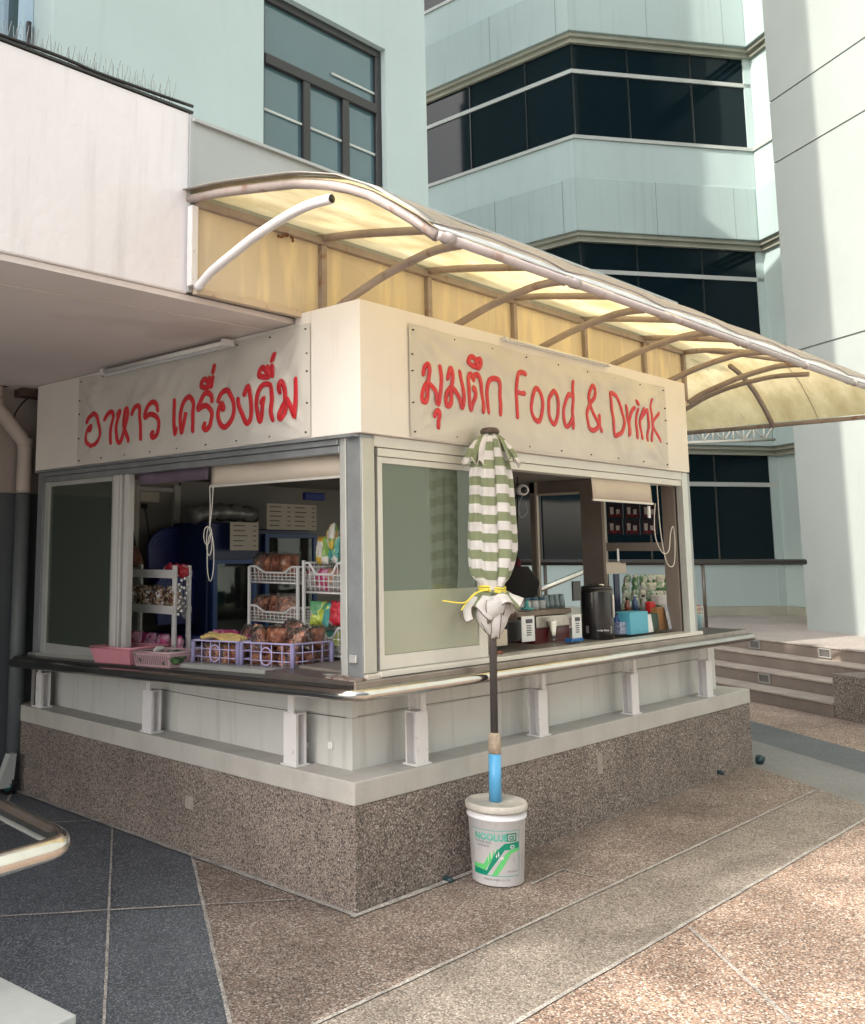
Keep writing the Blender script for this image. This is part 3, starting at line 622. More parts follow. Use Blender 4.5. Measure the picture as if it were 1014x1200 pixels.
# ---------------------------------------------------------------- banners
def banner(side, u0, u1, z0, z1, off, letters, lab, name='banner'):
    t = thing(name, lab, 'banner', ((off, (u0+u1)/2, z0) if side == 'L' else ((u0+u1)/2, off, z0)))
    def P(u, z, d=0): return (off-d, u, z) if side == 'L' else (u, off-d, z)
    nu, nz = 110, 30; G = []
    ey = [(i/ne) for ne in (9,) for i in range(ne+1)]
    def bulge(u, z):
        s = (u-u0)/(u1-u0); v = (z-z0)/(z1-z0)
        b = .022*noise.noise(Vector((u*3.1, z*4.3, 3 if side == 'L' else 8)))+.010*noise.noise(Vector((u*9, z*11+u*5, 2)))
        # creases running diagonally from the tied corners
        for (cu, cv, sg) in ((0, 1, 1), (1, 1, -1), (0, 0, 1), (1, 0, -1)):
            du = (s-cu)*sg*(u1-u0); dv = abs(v-cv)*(z1-z0); rr = math.hypot(du, dv); a = math.atan2(dv, max(du, 1e-4))
            b += .014*math.sin(a*15+cu*2)*math.exp(-rr*2.6)*min(1, rr*8)
        e = min(1, min(s, 1-s)*14)*min(1, min(v, 1-v)*7); return max(.002, (b+.010)*e+.0035)
    for i in range(nu+1):
        u = u0+(u1-u0)*i/nu; G.append([P(u, z0+(z1-z0)*j/nz+.004*math.sin(u*9+j)*(1 if j in (0, nz) else 0), bulge(u, z0+(z1-z0)*j/nz)) for j in range(nz+1)])
    MB().grid(G).build('sheet', VINYL, t)
    for g in letters:
        mb = MB()
        for st in g:
            q = smooth_path([(a, b, 0) for a, b in st], 5)
            pts = [P(p.x, p.y, bulge(p.x, p.y)+.003) for p in q]
            n_ = (-1, 0, 0) if side == 'L' else (0, -1, 0)
            rr = .0160 if side == 'L' else .0155
            # rounded pen ends
            a_ = Vector(pts[0])+(Vector(pts[0])-Vector(pts[1])).normalized()*rr*.7; b_ = Vector(pts[-1])+(Vector(pts[-1])-Vector(pts[-2])).normalized()*rr*.7
            mb.tube([a_]+pts+[b_], [rr*.45]+[rr]*len(pts)+[rr*.45], 10, flat=n_)
        mb.build('letter', RED, t)
    ey = MB()
    for i in range(9):
        u = u0+.03+(u1-u0-.06)*i/8
        for z in (z0+.025, z1-.025): q = Vector(P(u, z, .012)); q2 = Vector(P(u, z, .0)); ey.tube([q2, q], .0042, 8)
    for z in (z0+.17, z0+.33, z1-.15):
        for u in (u0+.02, u1-.02): q = Vector(P(u, z, .012)); q2 = Vector(P(u, z, 0)); ey.tube([q2, q], .0042, 8)
    split_build(ey, 'eyelet', BLACK, t)
    return t
LET_L=[[[(2.265,2.42),(2.242,2.456),(2.187,2.469),(2.138,2.445),(2.117,2.39),(2.125,2.323),(2.157,2.281),(2.211,2.264),(2.254,2.285),(2.266,2.328),(2.256,2.369),(2.225,2.393),(2.215,2.373),(2.226,2.362)]],[[(2.064,2.419),(2.034,2.453),(1.997,2.462),(1.98,2.44),(1.976,2.355),(1.986,2.263)]],[[(1.928,2.435),(1.897,2.458),(1.913,2.408),(1.923,2.335),(1.916,2.276),(1.887,2.26),(1.86,2.286),(1.812,2.376),(1.799,2.425),(1.808,2.459),(1.835,2.458),(1.846,2.423),(1.837,2.356),(1.795,2.262)]],[[(1.745,2.42),(1.709,2.456),(1.672,2.461),(1.658,2.439),(1.66,2.361),(1.664,2.262)]],[[(1.486,2.414),(1.487,2.449),(1.517,2.468),(1.564,2.458),(1.598,2.419),(1.609,2.386),(1.556,2.4),(1.508,2.385),(1.486,2.348),(1.492,2.303),(1.516,2.271),(1.551,2.263),(1.562,2.282),(1.547,2.294)]],[[(1.333,2.46),(1.333,2.38),(1.332,2.301),(1.328,2.264),(1.31,2.294)]],[[(1.228,2.348),(1.219,2.378),(1.231,2.336),(1.246,2.293),(1.254,2.265),(1.268,2.3),(1.27,2.374),(1.257,2.427),(1.226,2.457),(1.191,2.461),(1.159,2.435),(1.147,2.385),(1.149,2.313),(1.152,2.263)]],[[(0.984,2.413),(0.988,2.444),(1.019,2.465),(1.056,2.455),(1.086,2.417),(1.1,2.38),(1.059,2.393),(1.021,2.391),(0.991,2.359),(0.989,2.321),(1.004,2.28),(1.038,2.262),(1.057,2.276),(1.042,2.296)]],[[(1.084,2.509),(1.08,2.532),(1.054,2.546),(1.023,2.527),(1.008,2.499),(1.045,2.497),(1.084,2.509)],[(1.012,2.548),(1.008,2.497)],[(0.983,2.548),(0.985,2.494)]],[[(0.982,2.615),(0.987,2.575)]],[[(0.936,2.408),(0.911,2.445),(0.872,2.461),(0.832,2.445),(0.807,2.4),(0.806,2.349),(0.827,2.296),(0.88,2.262),(0.916,2.281),(0.931,2.325),(0.925,2.366),(0.9,2.392),(0.885,2.367),(0.896,2.359)]],[[(0.754,2.399),(0.754,2.362),(0.733,2.305),(0.705,2.266),(0.681,2.282),(0.665,2.343),(0.662,2.402),(0.669,2.457),(0.699,2.415)]],[[(0.588,2.362),(0.568,2.382),(0.574,2.342),(0.591,2.299),(0.605,2.267),(0.623,2.303),(0.626,2.357),(0.615,2.414),(0.585,2.451),(0.549,2.458),(0.519,2.439),(0.506,2.388),(0.506,2.326),(0.507,2.264)]],[[(0.595,2.504),(0.589,2.531),(0.565,2.543),(0.539,2.524),(0.526,2.495),(0.559,2.493),(0.595,2.504)],[(0.523,2.542),(0.522,2.495)],[(0.497,2.543),(0.5,2.492)]],[[(0.492,2.607),(0.498,2.57)]],[[(0.448,2.399),(0.442,2.433),(0.426,2.451),(0.413,2.425),(0.407,2.377),(0.41,2.324),(0.426,2.274),(0.448,2.267),(0.448,2.302),(0.429,2.335),(0.394,2.358),(0.363,2.319),(0.333,2.264),(0.332,2.342),(0.329,2.454)]]]
LET_R=[[[(0.427,2.479),(0.436,2.514),(0.453,2.532),(0.467,2.508),(0.468,2.446),(0.464,2.383),(0.447,2.345),(0.422,2.343),(0.419,2.373),(0.437,2.411),(0.467,2.438),(0.506,2.403),(0.547,2.34),(0.548,2.429),(0.55,2.534)]],[[(0.509,2.275),(0.526,2.297),(0.543,2.304),(0.549,2.278),(0.547,2.221)]],[[(0.606,2.478),(0.618,2.516),(0.633,2.532),(0.645,2.504),(0.647,2.441),(0.642,2.377),(0.628,2.344),(0.603,2.338),(0.6,2.367),(0.618,2.411),(0.651,2.436),(0.69,2.398),(0.731,2.338),(0.728,2.434),(0.729,2.531)]],[[(0.819,2.439),(0.835,2.457),(0.839,2.419),(0.825,2.375),(0.81,2.338),(0.79,2.371),(0.781,2.429),(0.79,2.49),(0.819,2.526),(0.839,2.528),(0.846,2.499),(0.864,2.526),(0.891,2.532),(0.912,2.488),(0.915,2.411),(0.911,2.335)]],[[(0.808,2.595),(0.823,2.619),(0.85,2.625),(0.872,2.609),(0.884,2.578),(0.848,2.579),(0.808,2.595)],[(0.872,2.609),(0.905,2.619),(0.913,2.598),(0.893,2.571),(0.876,2.588)]],[[(0.969,2.338),(0.967,2.417),(0.97,2.478),(0.992,2.517),(1.031,2.53),(1.068,2.52),(1.085,2.48),(1.086,2.408),(1.084,2.338)]],[[(1.358,2.597),(1.308,2.6),(1.269,2.586),(1.243,2.552),(1.239,2.479),(1.24,2.403),(1.242,2.337)],[(1.246,2.48),(1.33,2.481)]],[[(1.462,2.529),(1.425,2.496),(1.409,2.44),(1.411,2.382),(1.437,2.341),(1.472,2.337),(1.5,2.366),(1.513,2.422),(1.504,2.485),(1.484,2.519),(1.462,2.529)]],[[(1.623,2.527),(1.589,2.489),(1.574,2.438),(1.581,2.379),(1.61,2.337),(1.642,2.34),(1.668,2.377),(1.677,2.438),(1.662,2.497),(1.641,2.525),(1.623,2.527)]],[[(1.814,2.519),(1.781,2.525),(1.753,2.497),(1.734,2.439),(1.74,2.384),(1.767,2.336),(1.801,2.344),(1.827,2.382)],[(1.838,2.608),(1.838,2.496),(1.84,2.33)]],[[(2.171,2.337),(2.104,2.404),(2.05,2.496),(2.045,2.565),(2.083,2.613),(2.111,2.596),(2.103,2.548),(2.062,2.506),(2.008,2.452),(1.998,2.394),(2.016,2.35),(2.059,2.333),(2.105,2.349),(2.142,2.39),(2.155,2.434)]],[[(2.31,2.592),(2.324,2.495),(2.33,2.336),(2.38,2.334),(2.437,2.363),(2.468,2.431),(2.457,2.508),(2.409,2.576),(2.352,2.596),(2.31,2.592)]],[[(2.521,2.533),(2.524,2.449),(2.529,2.337),(2.547,2.426),(2.57,2.495),(2.601,2.526)]],[[(2.644,2.521),(2.641,2.435),(2.64,2.334)],[(2.631,2.575),(2.641,2.555)]],[[(2.702,2.53),(2.699,2.44),(2.698,2.335)],[(2.702,2.465),(2.739,2.518),(2.776,2.522),(2.787,2.461),(2.79,2.33)]],[[(2.847,2.607),(2.846,2.478),(2.852,2.332)],[(2.971,2.528),(2.875,2.45),(2.963,2.337)]]]
banner('L', .235, 2.395, 2.155, 2.725, -.034, LET_L, 'grey vinyl banner with red Thai lettering in the shade of the soffit')
bR = banner('R', .325, 3.09, 2.158, 2.722, -.094, LET_R, 'cream vinyl banner reading Food & Drink after a red Thai word')
# fluorescent battens over the banners
def batten(a, b, lab, up, nrm, k=1.):
    t = thing('fluorescent_lamp', lab, 'lamp', (Vector(a)+Vector(b))/2, 'unlit tube lamps over the banners')
    A, B = Vector(a), Vector(b); d = (B-A).normalized(); n = Vector(nrm)
    L_ = (B-A).length; Mx = Matrix((( d.x, n.x, 0, A.x), (d.y, n.y, 0, A.y), (0, 0, 1, A.z), (0, 0, 0, 1)))
    MB().box(0, L_, 0, .028*k, -.018*k, .018*k, M=Mx).build('housing', WPL, t, bevel=.003)
    MB().box(0, .03, .0285*k, .075*k, -.018*k, .018*k, M=Mx).build('lamp_holder', WPL, t, bevel=.002); MB().box(L_-.03, L_, .0285*k, .075*k, -.018*k, .018*k, M=Mx).build('lamp_holder', WPL, t, bevel=.003)
    MB().tube([A+d*.031+n*.055*k, B-d*.031+n*.055*k], .013*k, 12).build('tube', mat('unlit_tube', (.75, .74, .70), .25), t)
batten((-.05, 2.02, 2.708), (-.05, .80, 2.708), 'unlit tube lamp on the shaded wall over the Thai banner', 0, (-1, 0, 0))
batten((1.13, -.091, 2.768), (2.30, -.091, 2.768), 'unlit tube lamp along the upper edge of the Food & Drink banner', 0, (0, -1, 0), .5)
# ---------------------------------------------------------------- blinds
BLIND = mat('cream_blind', (.58, .50, .41), .7, var=.04, vs=4, bump=.15, bs=12)
CORD = mat('white_cord', (.66, .63, .56), .6)
def blind(name, lab, pts, m, thick=.004):
    t = thing(name, lab, 'blind', pts[0], None); return t
t = thing('roller_blind', 'cream roller blind rolled almost up in the left serving window', 'blind', (.06, .6, 2.05))
g = []
for i in range(25):
    y = .095+1.04*i/24; g.append([(.066+.006*math.sin(y*11), y, 2.09), (.068+.004*math.sin(y*11+1), y, 2.02), (.07, y, 1.962+.004*math.sin(y*5))])
MB().grid(g).build('fabric', BLIND, t, solid=.003); box(.060, .080, .092, 1.14, 1.952, 1.965).build('hem_bar', ALUL, t, bevel=.002)
cc = MB(); q = Vector((.055, 1.13, 1.955))
cc.tube(smooth_path([q, q+Vector((0, -.005, -.12)), q+Vector((0, .0, -.24))], 5), .0028, 6); cc.tube(smooth_path([q+Vector((0, -.03, 0)), q+Vector((0, -.02, -.12)), q+Vector((0, .0, -.24))], 5), .0028, 6)
for (dy, dz, w_, h_) in ((.02, -.27, .03, .05), (.0, -.30, .025, .08), (-.012, -.39, .03, .13)):
    cc.tube(smooth_path([q+Vector((0, dy+w_*math.sin(a), dz+h_*math.cos(a))) for a in [2*math.pi*i/10 for i in range(10)]], 4, closed=True), .0028, 6, closed=True)
cc.build('pull_cord', CORD, t)
t = thing('window_valance', 'dusty purple fabric strip above the serving opening beside the roller blind', 'valance', (.06, 1.5, 2.03))
MB().grid([[(.062+.005*math.sin(y*31), y, 2.09), (.064+.007*math.sin(y*31+.5), y, 2.0)] for y in [1.15+.7*i/30 for i in range(31)]]).build('fabric', mat('purple_fabric', (.14, .105, .14), .8, var=.15, vs=10), t, solid=.003)
t = thing('roller_blind', 'cream roller blind half open over the right end of the front counter', 'blind', (2.5, -.03, 2.05))
MB().grid([[(x, -.035+.004*math.sin(x*9), 2.09), (x+.006, -.037, 2.0), (x+.012, -.038, 1.918)] for x in [2.15+.775*i/16 for i in range(17)]]).build('fabric', BLIND, t, solid=.003)
box(2.16, 2.945, -.046, -.030, 1.908, 1.922).build('hem_bar', ALUL, t, bevel=.002)
cc = MB()
def px_path(pts, ax, v, n=5): return smooth_path([at(x, y, ax, v) for x, y in pts], n)
cc.tube(px_path([(768, 590), (767, 610), (769, 632), (777, 648), (784, 645), (786, 625), (789, 617), (791, 630), (791, 655), (788, 664), (782, 660), (777, 640), (773, 610), (770, 566)], 'y', -.03), .0035, 6)
cc.build('pull_cord', CORD, t); box(2.90, 2.925, -.03, -.02, 1.82, 1.90).build('cord_weight', WPL, t)
# ================================================================ CANOPY
CA = thing('canopy', 'curved canopy of yellowed translucent sheets on weathered tubes over the kiosk', 'canopy', (-.7, YB, 2.76))
PROF = [(0, 2.713), (.10, 2.80), (.29, 2.942), (.47, 3.037), (.70, 3.115), (.97, 3.17), (1.2, 3.215), (1.45, 3.25), (9, 3.25)]
def prof(d):
    for (a, za), (b, zb) in zip(PROF, PROF[1:]):
        if d <= b: return za+(zb-za)*max(0, (d-a)/(b-a))
    return 3.25
YE, XE = -1.093, 5.62
SHEET = bpy.data.materials.new('yellowed_translucent_sheet'); SHEET.use_nodes = True; N = SHEET.node_tree; L = N.links
N.nodes.remove(N.nodes['Principled BSDF']); out = N.nodes['Material Output']
tl = N.nodes.new('ShaderNodeBsdfTranslucent'); df = N.nodes.new('ShaderNodeBsdfDiffuse'); gs = N.nodes.new('ShaderNodeBsdfGlossy'); gs.inputs['Roughness'].default_value = .25
ge = N.nodes.new('ShaderNodeNewGeometry'); nz = N.nodes.new('ShaderNodeTexNoise'); nz.inputs['Scale'].default_value = 2.2; nz.inputs['Detail'].default_value = 7; nz.inputs['Roughness'].default_value = .65
mp = N.nodes.new('ShaderNodeMapping'); mp.inputs['Scale'].default_value = (1, 2.4, 1); L.new(ge.outputs['Position'], mp.inputs[0]); L.new(mp.outputs[0], nz.inputs[0])
rp = N.nodes.new('ShaderNodeValToRGB'); rp.color_ramp.elements[0].position = .38; rp.color_ramp.elements[1].position = .63
rp.color_ramp.elements[0].color = (.58, .45, .22, 1); rp.color_ramp.elements[1].color = (.84, .70, .42, 1); L.new(nz.outputs[0], rp.inputs[0])
L.new(rp.outputs[0], tl.inputs[0])
df.inputs[0].default_value = (.60, .58, .52, 1)
a1 = N.nodes.new('ShaderNodeMixShader'); a1.inputs[0].default_value = .28; L.new(tl.outputs[0], a1.inputs[1]); L.new(df.outputs[0], a1.inputs[2])
a2 = N.nodes.new('ShaderNodeMixShader'); a2.inputs[0].default_value = .05; L.new(a1.outputs[0], a2.inputs[1]); L.new(gs.outputs[0], a2.inputs[2]); L.new(a2.outputs[0], out.inputs[0])
def hgt(x, y): return prof(min(y-YE, XE-x))
ds = [0, .06, .14, .24, .35, .47, .6, .75, .9, 1.05, 1.2, 1.33, 1.445]
rows = []
xs = [-.725+.11*i for i in range(47)]+[XE-d for d in reversed(ds[:-1])]
xs = sorted(set(round(x, 4) for x in xs if x <= XE))
ysm = [YE+d for d in ds]+[.6, .9, 1.25]
mb = MB(); G = []
for x in xs:
    sag = .006*math.sin((x+.714)/.88*2*math.pi)
    G.append([(x, y, hgt(x, y)+.012+(sag if 0 < min(y-YE, XE-x) < 1.4 else 0)) for y in ysm[:13]])
mb.grid(G)
G = [[(x, y, hgt(x, y)+.012) for y in ysm[12:]] for x in xs if x >= 4.36]
mb.grid(G); mb.build('roof_sheet', SHEET, CA)
PX = [-.714, .14, 1.02, 1.90, 2.78, 3.66, 4.34]
def rib_path(x, y0=YE+.01, y1=YB): 
    n = 14; return [(x, y0+(y1-y0)*i/n, hgt(x, y0+(y1-y0)*i/n)-.022) for i in range(n+1)]
for x in PX: MB().tube(rib_path(x), .021, 10).build('rib', BROWNM, CA)
# hip end: three ribs coming down to the end rail, one diagonal
for y in (.12,): MB().tube([(XE-d, y, prof(d)-.022) for d in [0, .1, .2, .35, .5, .7, .85]], .021, 10).build('rib', BROWNM, CA)
MB().tube([(XE-d, YE+d, prof(d)-.02) for d in [0, .1, .2, .35, .5, .7, .9, 1.1, 1.3]], .016, 8).build('hip_rib', BROWNM, CA)
MB().tube([(XE-d, -.25, prof(d)+.004) for d in [0, .1, .2, .35, .5, .7]], .003, 6).build('sheet_joint', BROWNM, CA)
MB().tube([(-.72, YE, 2.70), (XE, YE, 2.70)], .0175, 14).build('eave_tube', PINKM, CA)
MB().tube([(XE, YE, 2.70), (XE, 1.25, 2.70)], .019, 12).build('end_rail', BROWNM, CA)
lip = MB()
for k in range(2):
    P = []
    for i in range(141):
        x = -.72+6.34*i/140; ph = ((x+.714)/.88) % 1; w_ = .010*math.sin(ph*math.pi)
        if k == 0: P.append([(x, YE-.004, 2.722), (x, YE+.03, 2.752+w_)])
    if P: lip.grid(P)
lip.build('eave_flashing', mat('pale_eave_flashing', (.66, .66, .64), .4, metal=.1, var=.08, vs=6), CA, solid=.004)
lip = MB(); lip.tube([(-.70, YE+.024, 2.757)]+[(-.70+.044*i, YE+.024+.004*math.sin(i*.7), 2.757+.020*abs(math.sin((.044*i)/.88*math.pi))) for i in range(1, 144)], .004, 6); lip.build('edge_seal', BROWNM, CA)
col_ = MB()
for x in PX[:1]+[.14, 1.9, 2.78, 3.66, 4.34]: col_.tube([(x+.03, YE, 2.70), (x+.075, YE, 2.70)], .022, 14); 
split_build(col_, 'tube_collar', PINKM, CA)
el = MB(); P = [(-.735, y, hgt(-.7, y)+.006) for y in [YE+.02+(YB-YE)*i/16 for i in range(17)]]; 
el.grid([[ (p[0]-.02, p[1], p[2]+.012), (p[0]+.05, p[1], p[2]+.018)] for p in P]); el.build('end_flashing', mat('grey_cream_lip', (.40, .37, .33), .5, var=.1, vs=8), CA, solid=.003)
PANEL = mat('cream_back_panel', (.62, .53, .40), .5, var=.08, vs=1.6, bump=.08, bs=7, dirt=((.80, .68, .45), (5, 5, .7), 2.2, .50, .66, .75))
bp_ = MB()
for a, b in zip(PX, PX[1:]): bp_.box(a+.02, b-.02, YB-.020, YB-.012, 2.80, 3.19)
bp_.build('back_panel', PANEL, CA)
br = MB(); br.box(-.70, 4.35, YB-.05, YB-.014, 3.185, 3.222); br.build('back_rail', BROWNM, CA, bevel=.004)
br = MB(); br.box(-.70, 4.35, YB-.05, YB-.014, 2.768, 2.802); br.build('back_rail', tag and mat('cream_stained_rail', (.55, .45, .34), .5, var=.1, vs=5, dirt=((.25, .13, .07), (1, 1, 1), 12, .58, .7, .6)), CA, bevel=.004)
for i, x in enumerate(PX): box(x-.019, x+.019, YB-.048, YB-.012, 2.803, 3.184).build('back_post', WMETAL if i == 0 else BROWNM, CA, bevel=.003)
for i, x in enumerate(PX):
    pts = smooth_path([(x+.012, YB-.055, 2.79), (x+.012, .20, 2.845), (x+.012, .05, 2.895), (x+.012, -.12, 2.945), (x+.012, -.33, 2.985), (x+.012, -.45, 2.993), (x+.012, -.555, 2.985)], 4)
    o = MB().tube(pts, .0215, 14).build('bracket_arm', WMETAL if i == 0 else BROWNM, CA)
    MB().tube([(x+.012, -.5565, 2.985), (x+.012, -.560, 2.985)], .017, 12).build('arm_end', BLACK, o)
xx = 4.95; pts = smooth_path([(xx, 1.15, 2.45), (xx, .85, 2.70), (xx, .59, 2.83), (xx, .39, 2.92), (xx, .17, 2.98), (xx, -.14, 3.02), (xx, -.42, 3.005)], 4)
MB().tube(pts, .0205, 12).build('bracket_arm', BROWNM, CA)
stn = MB()
for i in range(14): stn.box(.0, .0, 0, 0, 0, 0) if False else None
q = at(334, 277, 'y', YB-.0505)
for i in range(9):
    rr = random.uniform(.008, .02); c = q+Vector((random.uniform(-.05, .06), 0, random.uniform(-.012, .012))); stn.tube([c, c+Vector((0, -.0012*(1+i*.3), 0))], rr*.6, 9)
split_build(stn, 'rust_patch', RUST, CA)
# cantilever lattice under the office block, seen past the canopy end
TR = thing('pergola_truss', 'pale lattice trusses of a covered walkway under the office slab', 'truss', at(870, 515, NF, NF.dot(FO)+2.0))
c0 = NF.dot(FO)+2.0
mbt = MB()
for (k, dz) in ((0, 0), (1, 0), (2, 0)):
    cc_ = c0-.5*k
    a, b = at(800, 519, NF, cc_), at(908, 515, NF, cc_); up_ = Vector((0, 0, .20)); n = 9
    mbt.tube([a, b], .022, 8); mbt.tube([a+up_, b+up_], .022, 8)
    for i in range(n):
        p = a+(b-a)*i/n; q = a+(b-a)*(i+1)/n
        mbt.tube([p, p+up_], .013, 6); mbt.tube([p+up_ if i % 2 else p, q if i % 2 else q+up_], .013, 6)
mbt.tube([at(908, 515, NF, c0), at(908, 515, NF, c0-1.2)], .02, 8)
mbt.build('lattice', mat('cream_steel', (.50, .49, .42), .5, var=.05), TR)
# platform railing
RL = thing('platform_railing', 'dark topped metal railing on the platform before the office windows', 'railing', at(828, 745, 'z', .56))
pb = at(828, 745, 'z', .56); cR_ = NF.dot(pb)
a, b = at(560, 668, NF, cR_), at(944, 658.5, NF, cR_); zt = a.z
MB().tube([(a.x, a.y, b.z), b], .036, 12).build('top_rail', mat('dark_rail', (.035, .03, .028), .35, metal=.4), RL)
for px in (826, 640):
    q = at(px, 700, NF, cR_)
    MB().tube([(q.x, q.y, .56), (q.x, q.y, b.z-.03)], .022, 10).build('post', mat('dark_rail2', (.10, .085, .07), .35, metal=.4), RL)
SR = thing('stair_handrail', 'sloping polished handrail seen through the kiosk window', 'handrail', at(640, 690, NF, cR_+1.2))
MB().tube([at(560, 722, NF, cR_+1.2), at(705, 661, NF, cR_+1.2)], .030, 12).build('tube', STEEL, SR)
q = at(570, 718, NF, cR_+1.2); MB().tube([q, (q.x, q.y, .3)], .022, 10).build('post', STEEL, SR)
# ================================================================ FOREGROUND RAIL AND LEDGE
HR = thing('guard_rail', 'polished steel guard rail bending in the near left foreground', 'railing', (-2.07, -.94, 0))
z = .90; c = at(82, 989, 'z', z)
a = at(0, 948, 'z', z); b = at(0, 1013, 'z', z)
u = (a-c).normalized(); v_ = (b-c).normalized(); rr = .085; a = c+u*2.2
path = [a, c+u*.3]+[((1-t)**2)*(c+u*rr)+2*t*(1-t)*c+t*t*(c+v_*rr) for t in [i/8 for i in range(9)]]+[c+v_*.25, c+v_*1.4]
MB().tube(path, .026, 20).build('top_rail', STEEL, HR)
MB().tube([c+v_*.9+Vector((0, 0, -.026)), c+v_*.9+Vector((0, 0, -.9))], .022, 14).build('post', STEEL, HR); MB().tube([c+u*1.1+Vector((0, 0, -.026)), c+u*1.1+Vector((0, 0, -.9))], .022, 14).build('post', STEEL, HR)
LG = MB(); q1 = at(90, 1189, 'z', .12); q0 = at(0, 1144, 'z', .12)
d_ = (q0-q1).normalized(); n_ = Vector((-d_.y, d_.x, 0)); n_ = n_ if n_.dot(CAMP-q1) > 0 else -n_
LG.prism([q1, q1+d_*3, q1+d_*3+n_*2.0, q1+n_*2.0], 0, (0, 0, -.13)); 
tag(LG.build('entrance_ledge', mat('pale_terrazzo', (.50, .52, .50), .6, var=.06, vs=6, bump=.1, bs=60), bevel=.006), kind='structure')
# ================================================================ UMBRELLA AND BUCKET
UX, UY = .838, -.178
BK = thing('paint_bucket', 'white paint pail with green striped label weighting the umbrella pole', 'bucket', (UX, UY, .006))
BW = mat('white_pail_plastic', (.74, .74, .76), .4, var=.05, vs=8, dirt=((.38, .36, .32), (6, 6, 2), 6, .6, .75, .5))
LIDM = mat('cement_dusted_lid', (.50, .47, .42), .75, var=.12, vs=18, bump=.4, bs=90)
z0 = .006
MB().lathe([(.118, z0), (.124, z0+.004), (.139, z0+.30), (.145, z0+.302), (.147, z0+.312), (.139, z0+.315), (.140, z0+.338)], UX, UY, 48).build('pail', BW, BK)
MB().lathe([(.139, z0+.3385), (.150, z0+.336), (.152, z0+.345), (.152, z0+.362), (.147, z0+.369), (.138, z0+.371), (.134, z0+.364), (.02, z0+.366)], UX, UY, 48).build('lid', LIDM, BK)
def on_pail(u, v, off=.0012):
    """u: metres round the pail from the centre of the label, v: height above the foot"""
    r = .124+(.139-.124)*(v/.30)+off; a = LAB+u/.132
    return Vector((UX+r*math.cos(a), UY+r*math.sin(a), z0+v*1.1+.012))
LAB = math.atan2(CAMP.y-UY, CAMP.x-UX)+R(6)
def pail_poly(mb, poly, off, mi=0, n=14):
    # subdivide a quad strip: poly given as list of (u, vlow, vhigh)
    mb.grid([[on_pail(u, a, off), on_pail(u, b, off)] for u, a, b in poly], mi)
def seg(l, n=6):
    out = []
    for (a, b) in zip(l, l[1:]):
        for i in range(n): t = i/n; out.append(tuple(a[k]+(b[k]-a[k])*t for k in range(len(a))))
    out.append(l[-1]); return out
GRD, GRL, TEAL = mat('label_dark_green', (.0, .22, .13), .4), mat('label_light_green', (.12, .52, .16), .4), mat('label_teal', (.05, .36, .30), .4)
lb = MB()
pail_poly(lb, seg([(-.15, .048, .075), (-.085, .045, .08), (-.02, .13, .178), (.0, .165, .188), (.10, .172, .192)]), .0010, 1)
pail_poly(lb, seg([(-.15, .035, .06), (-.07, .035, .055), (-.02, .095, .14), (.02, .145, .172), (.10, .152, .178)]), .0016, 0)
pail_poly(lb, seg([(-.045, .035, .036), (-.02, .035, .07), (.02, .085, .125), (.05, .128, .146), (.10, .142, .153)]), .0022, 1)
for v in (.035, .225): pail_poly(lb, seg([(-.15, v-.0012, v+.0012), (.10, v-.0012, v+.0012)], 16), .0028, 2)
pail_poly(lb, seg([(.099, .034, .226), (.1015, .034, .226)], 1), .0028, 2)
lb.build('label', [GRD, GRL, TEAL], BK)
def pail_text(txt, size, u, v, m, off=.003, bold=0, italic=0):
    vs, fs = text_mesh(txt, size, 0, bold)
    me = MB().add([on_pail(u+p.x, v+p.y, off) for p in vs], fs); return me.build('lettering', m, BK)
pail_text('NOOLUE', .040, -.128, .183, mat('label_pale_teal', (.10, .40, .32), .4), bold=.0016)
for i, (t_, u, s) in enumerate((('POWDER GLUE', -.125, .012), ('WATER BASE', -.118, .011), ('C 1', -.11, .009))): pail_text(t_, s, u, .170-.016*i, mat('label_grey_ink', (.10, .10, .12), .5))
pail_text('C1', .02, .048, .152, WPL, bold=.0008); pail_text('3.78 GALLON', .010, .03, .052, mat('label_grey_ink', (.1, .1, .12)))
pail_text('MANUFACTURED CO., LTD', .0105, -.085, .016, mat('label_grey_ink', (.1, .1, .12)))
lg = MB()
for a, b, c, d in ((.03, .082, .2105, .215), (.03, .082, .181, .1855)): pail_poly(lg, seg([(a, c, d), (b, c, d)], 6), .0034)
for a, b in ((.03, .036), (.076, .082)): pail_poly(lg, seg([(a, .1855, .2105), (b, .1855, .2105)], 1), .0034)
lg.build('emblem_frame', GRD, BK); pail_text('CS', .022, .043, .189, GRD, bold=.001)
lf = MB()
for (u, v, w_, h_) in ((-.012, .125, .006, .034), (-.022, .118, .006, .020), (.0, .114, .016, .008), (-.006, .108, .022, .006)): pail_poly(lf, seg([(u, v, v+.002), (u+w_/2, v-h_/3, v+h_/2), (u+w_, v, v+.002)], 3), .0036)
lf.build('emblem', WPL, BK)
UM = thing('parasol', 'closed green and white striped parasol tied with yellow string in front of the kiosk', 'parasol', (UX, UY, .37))
TOP = Vector((UX+.025, UY-.01, 2.235)); BOT = Vector((UX-.005, UY, .374))
def pole(z): return BOT+(TOP-BOT)*((z-BOT.z)/(TOP.z-BOT.z))
MB().tube([pole(.374), pole(.60)], .031, 20).build('base_sleeve', mat('blue_pvc', (.10, .38, .66), .35, var=.05), UM)
MB().tube([pole(.6005), pole(.68), pole(.70)], [.032, .030, .022], 16).build('clamp_tape', mat('stained_tape', (.40, .32, .24), .7, var=.3, vs=30, bump=.4, bs=80), UM)
MB().tube([pole(.66), pole(2.2)], .019, 16).build('pole', mat('grey_pole', (.11, .10, .10), .35, metal=.4, var=.1), UM)
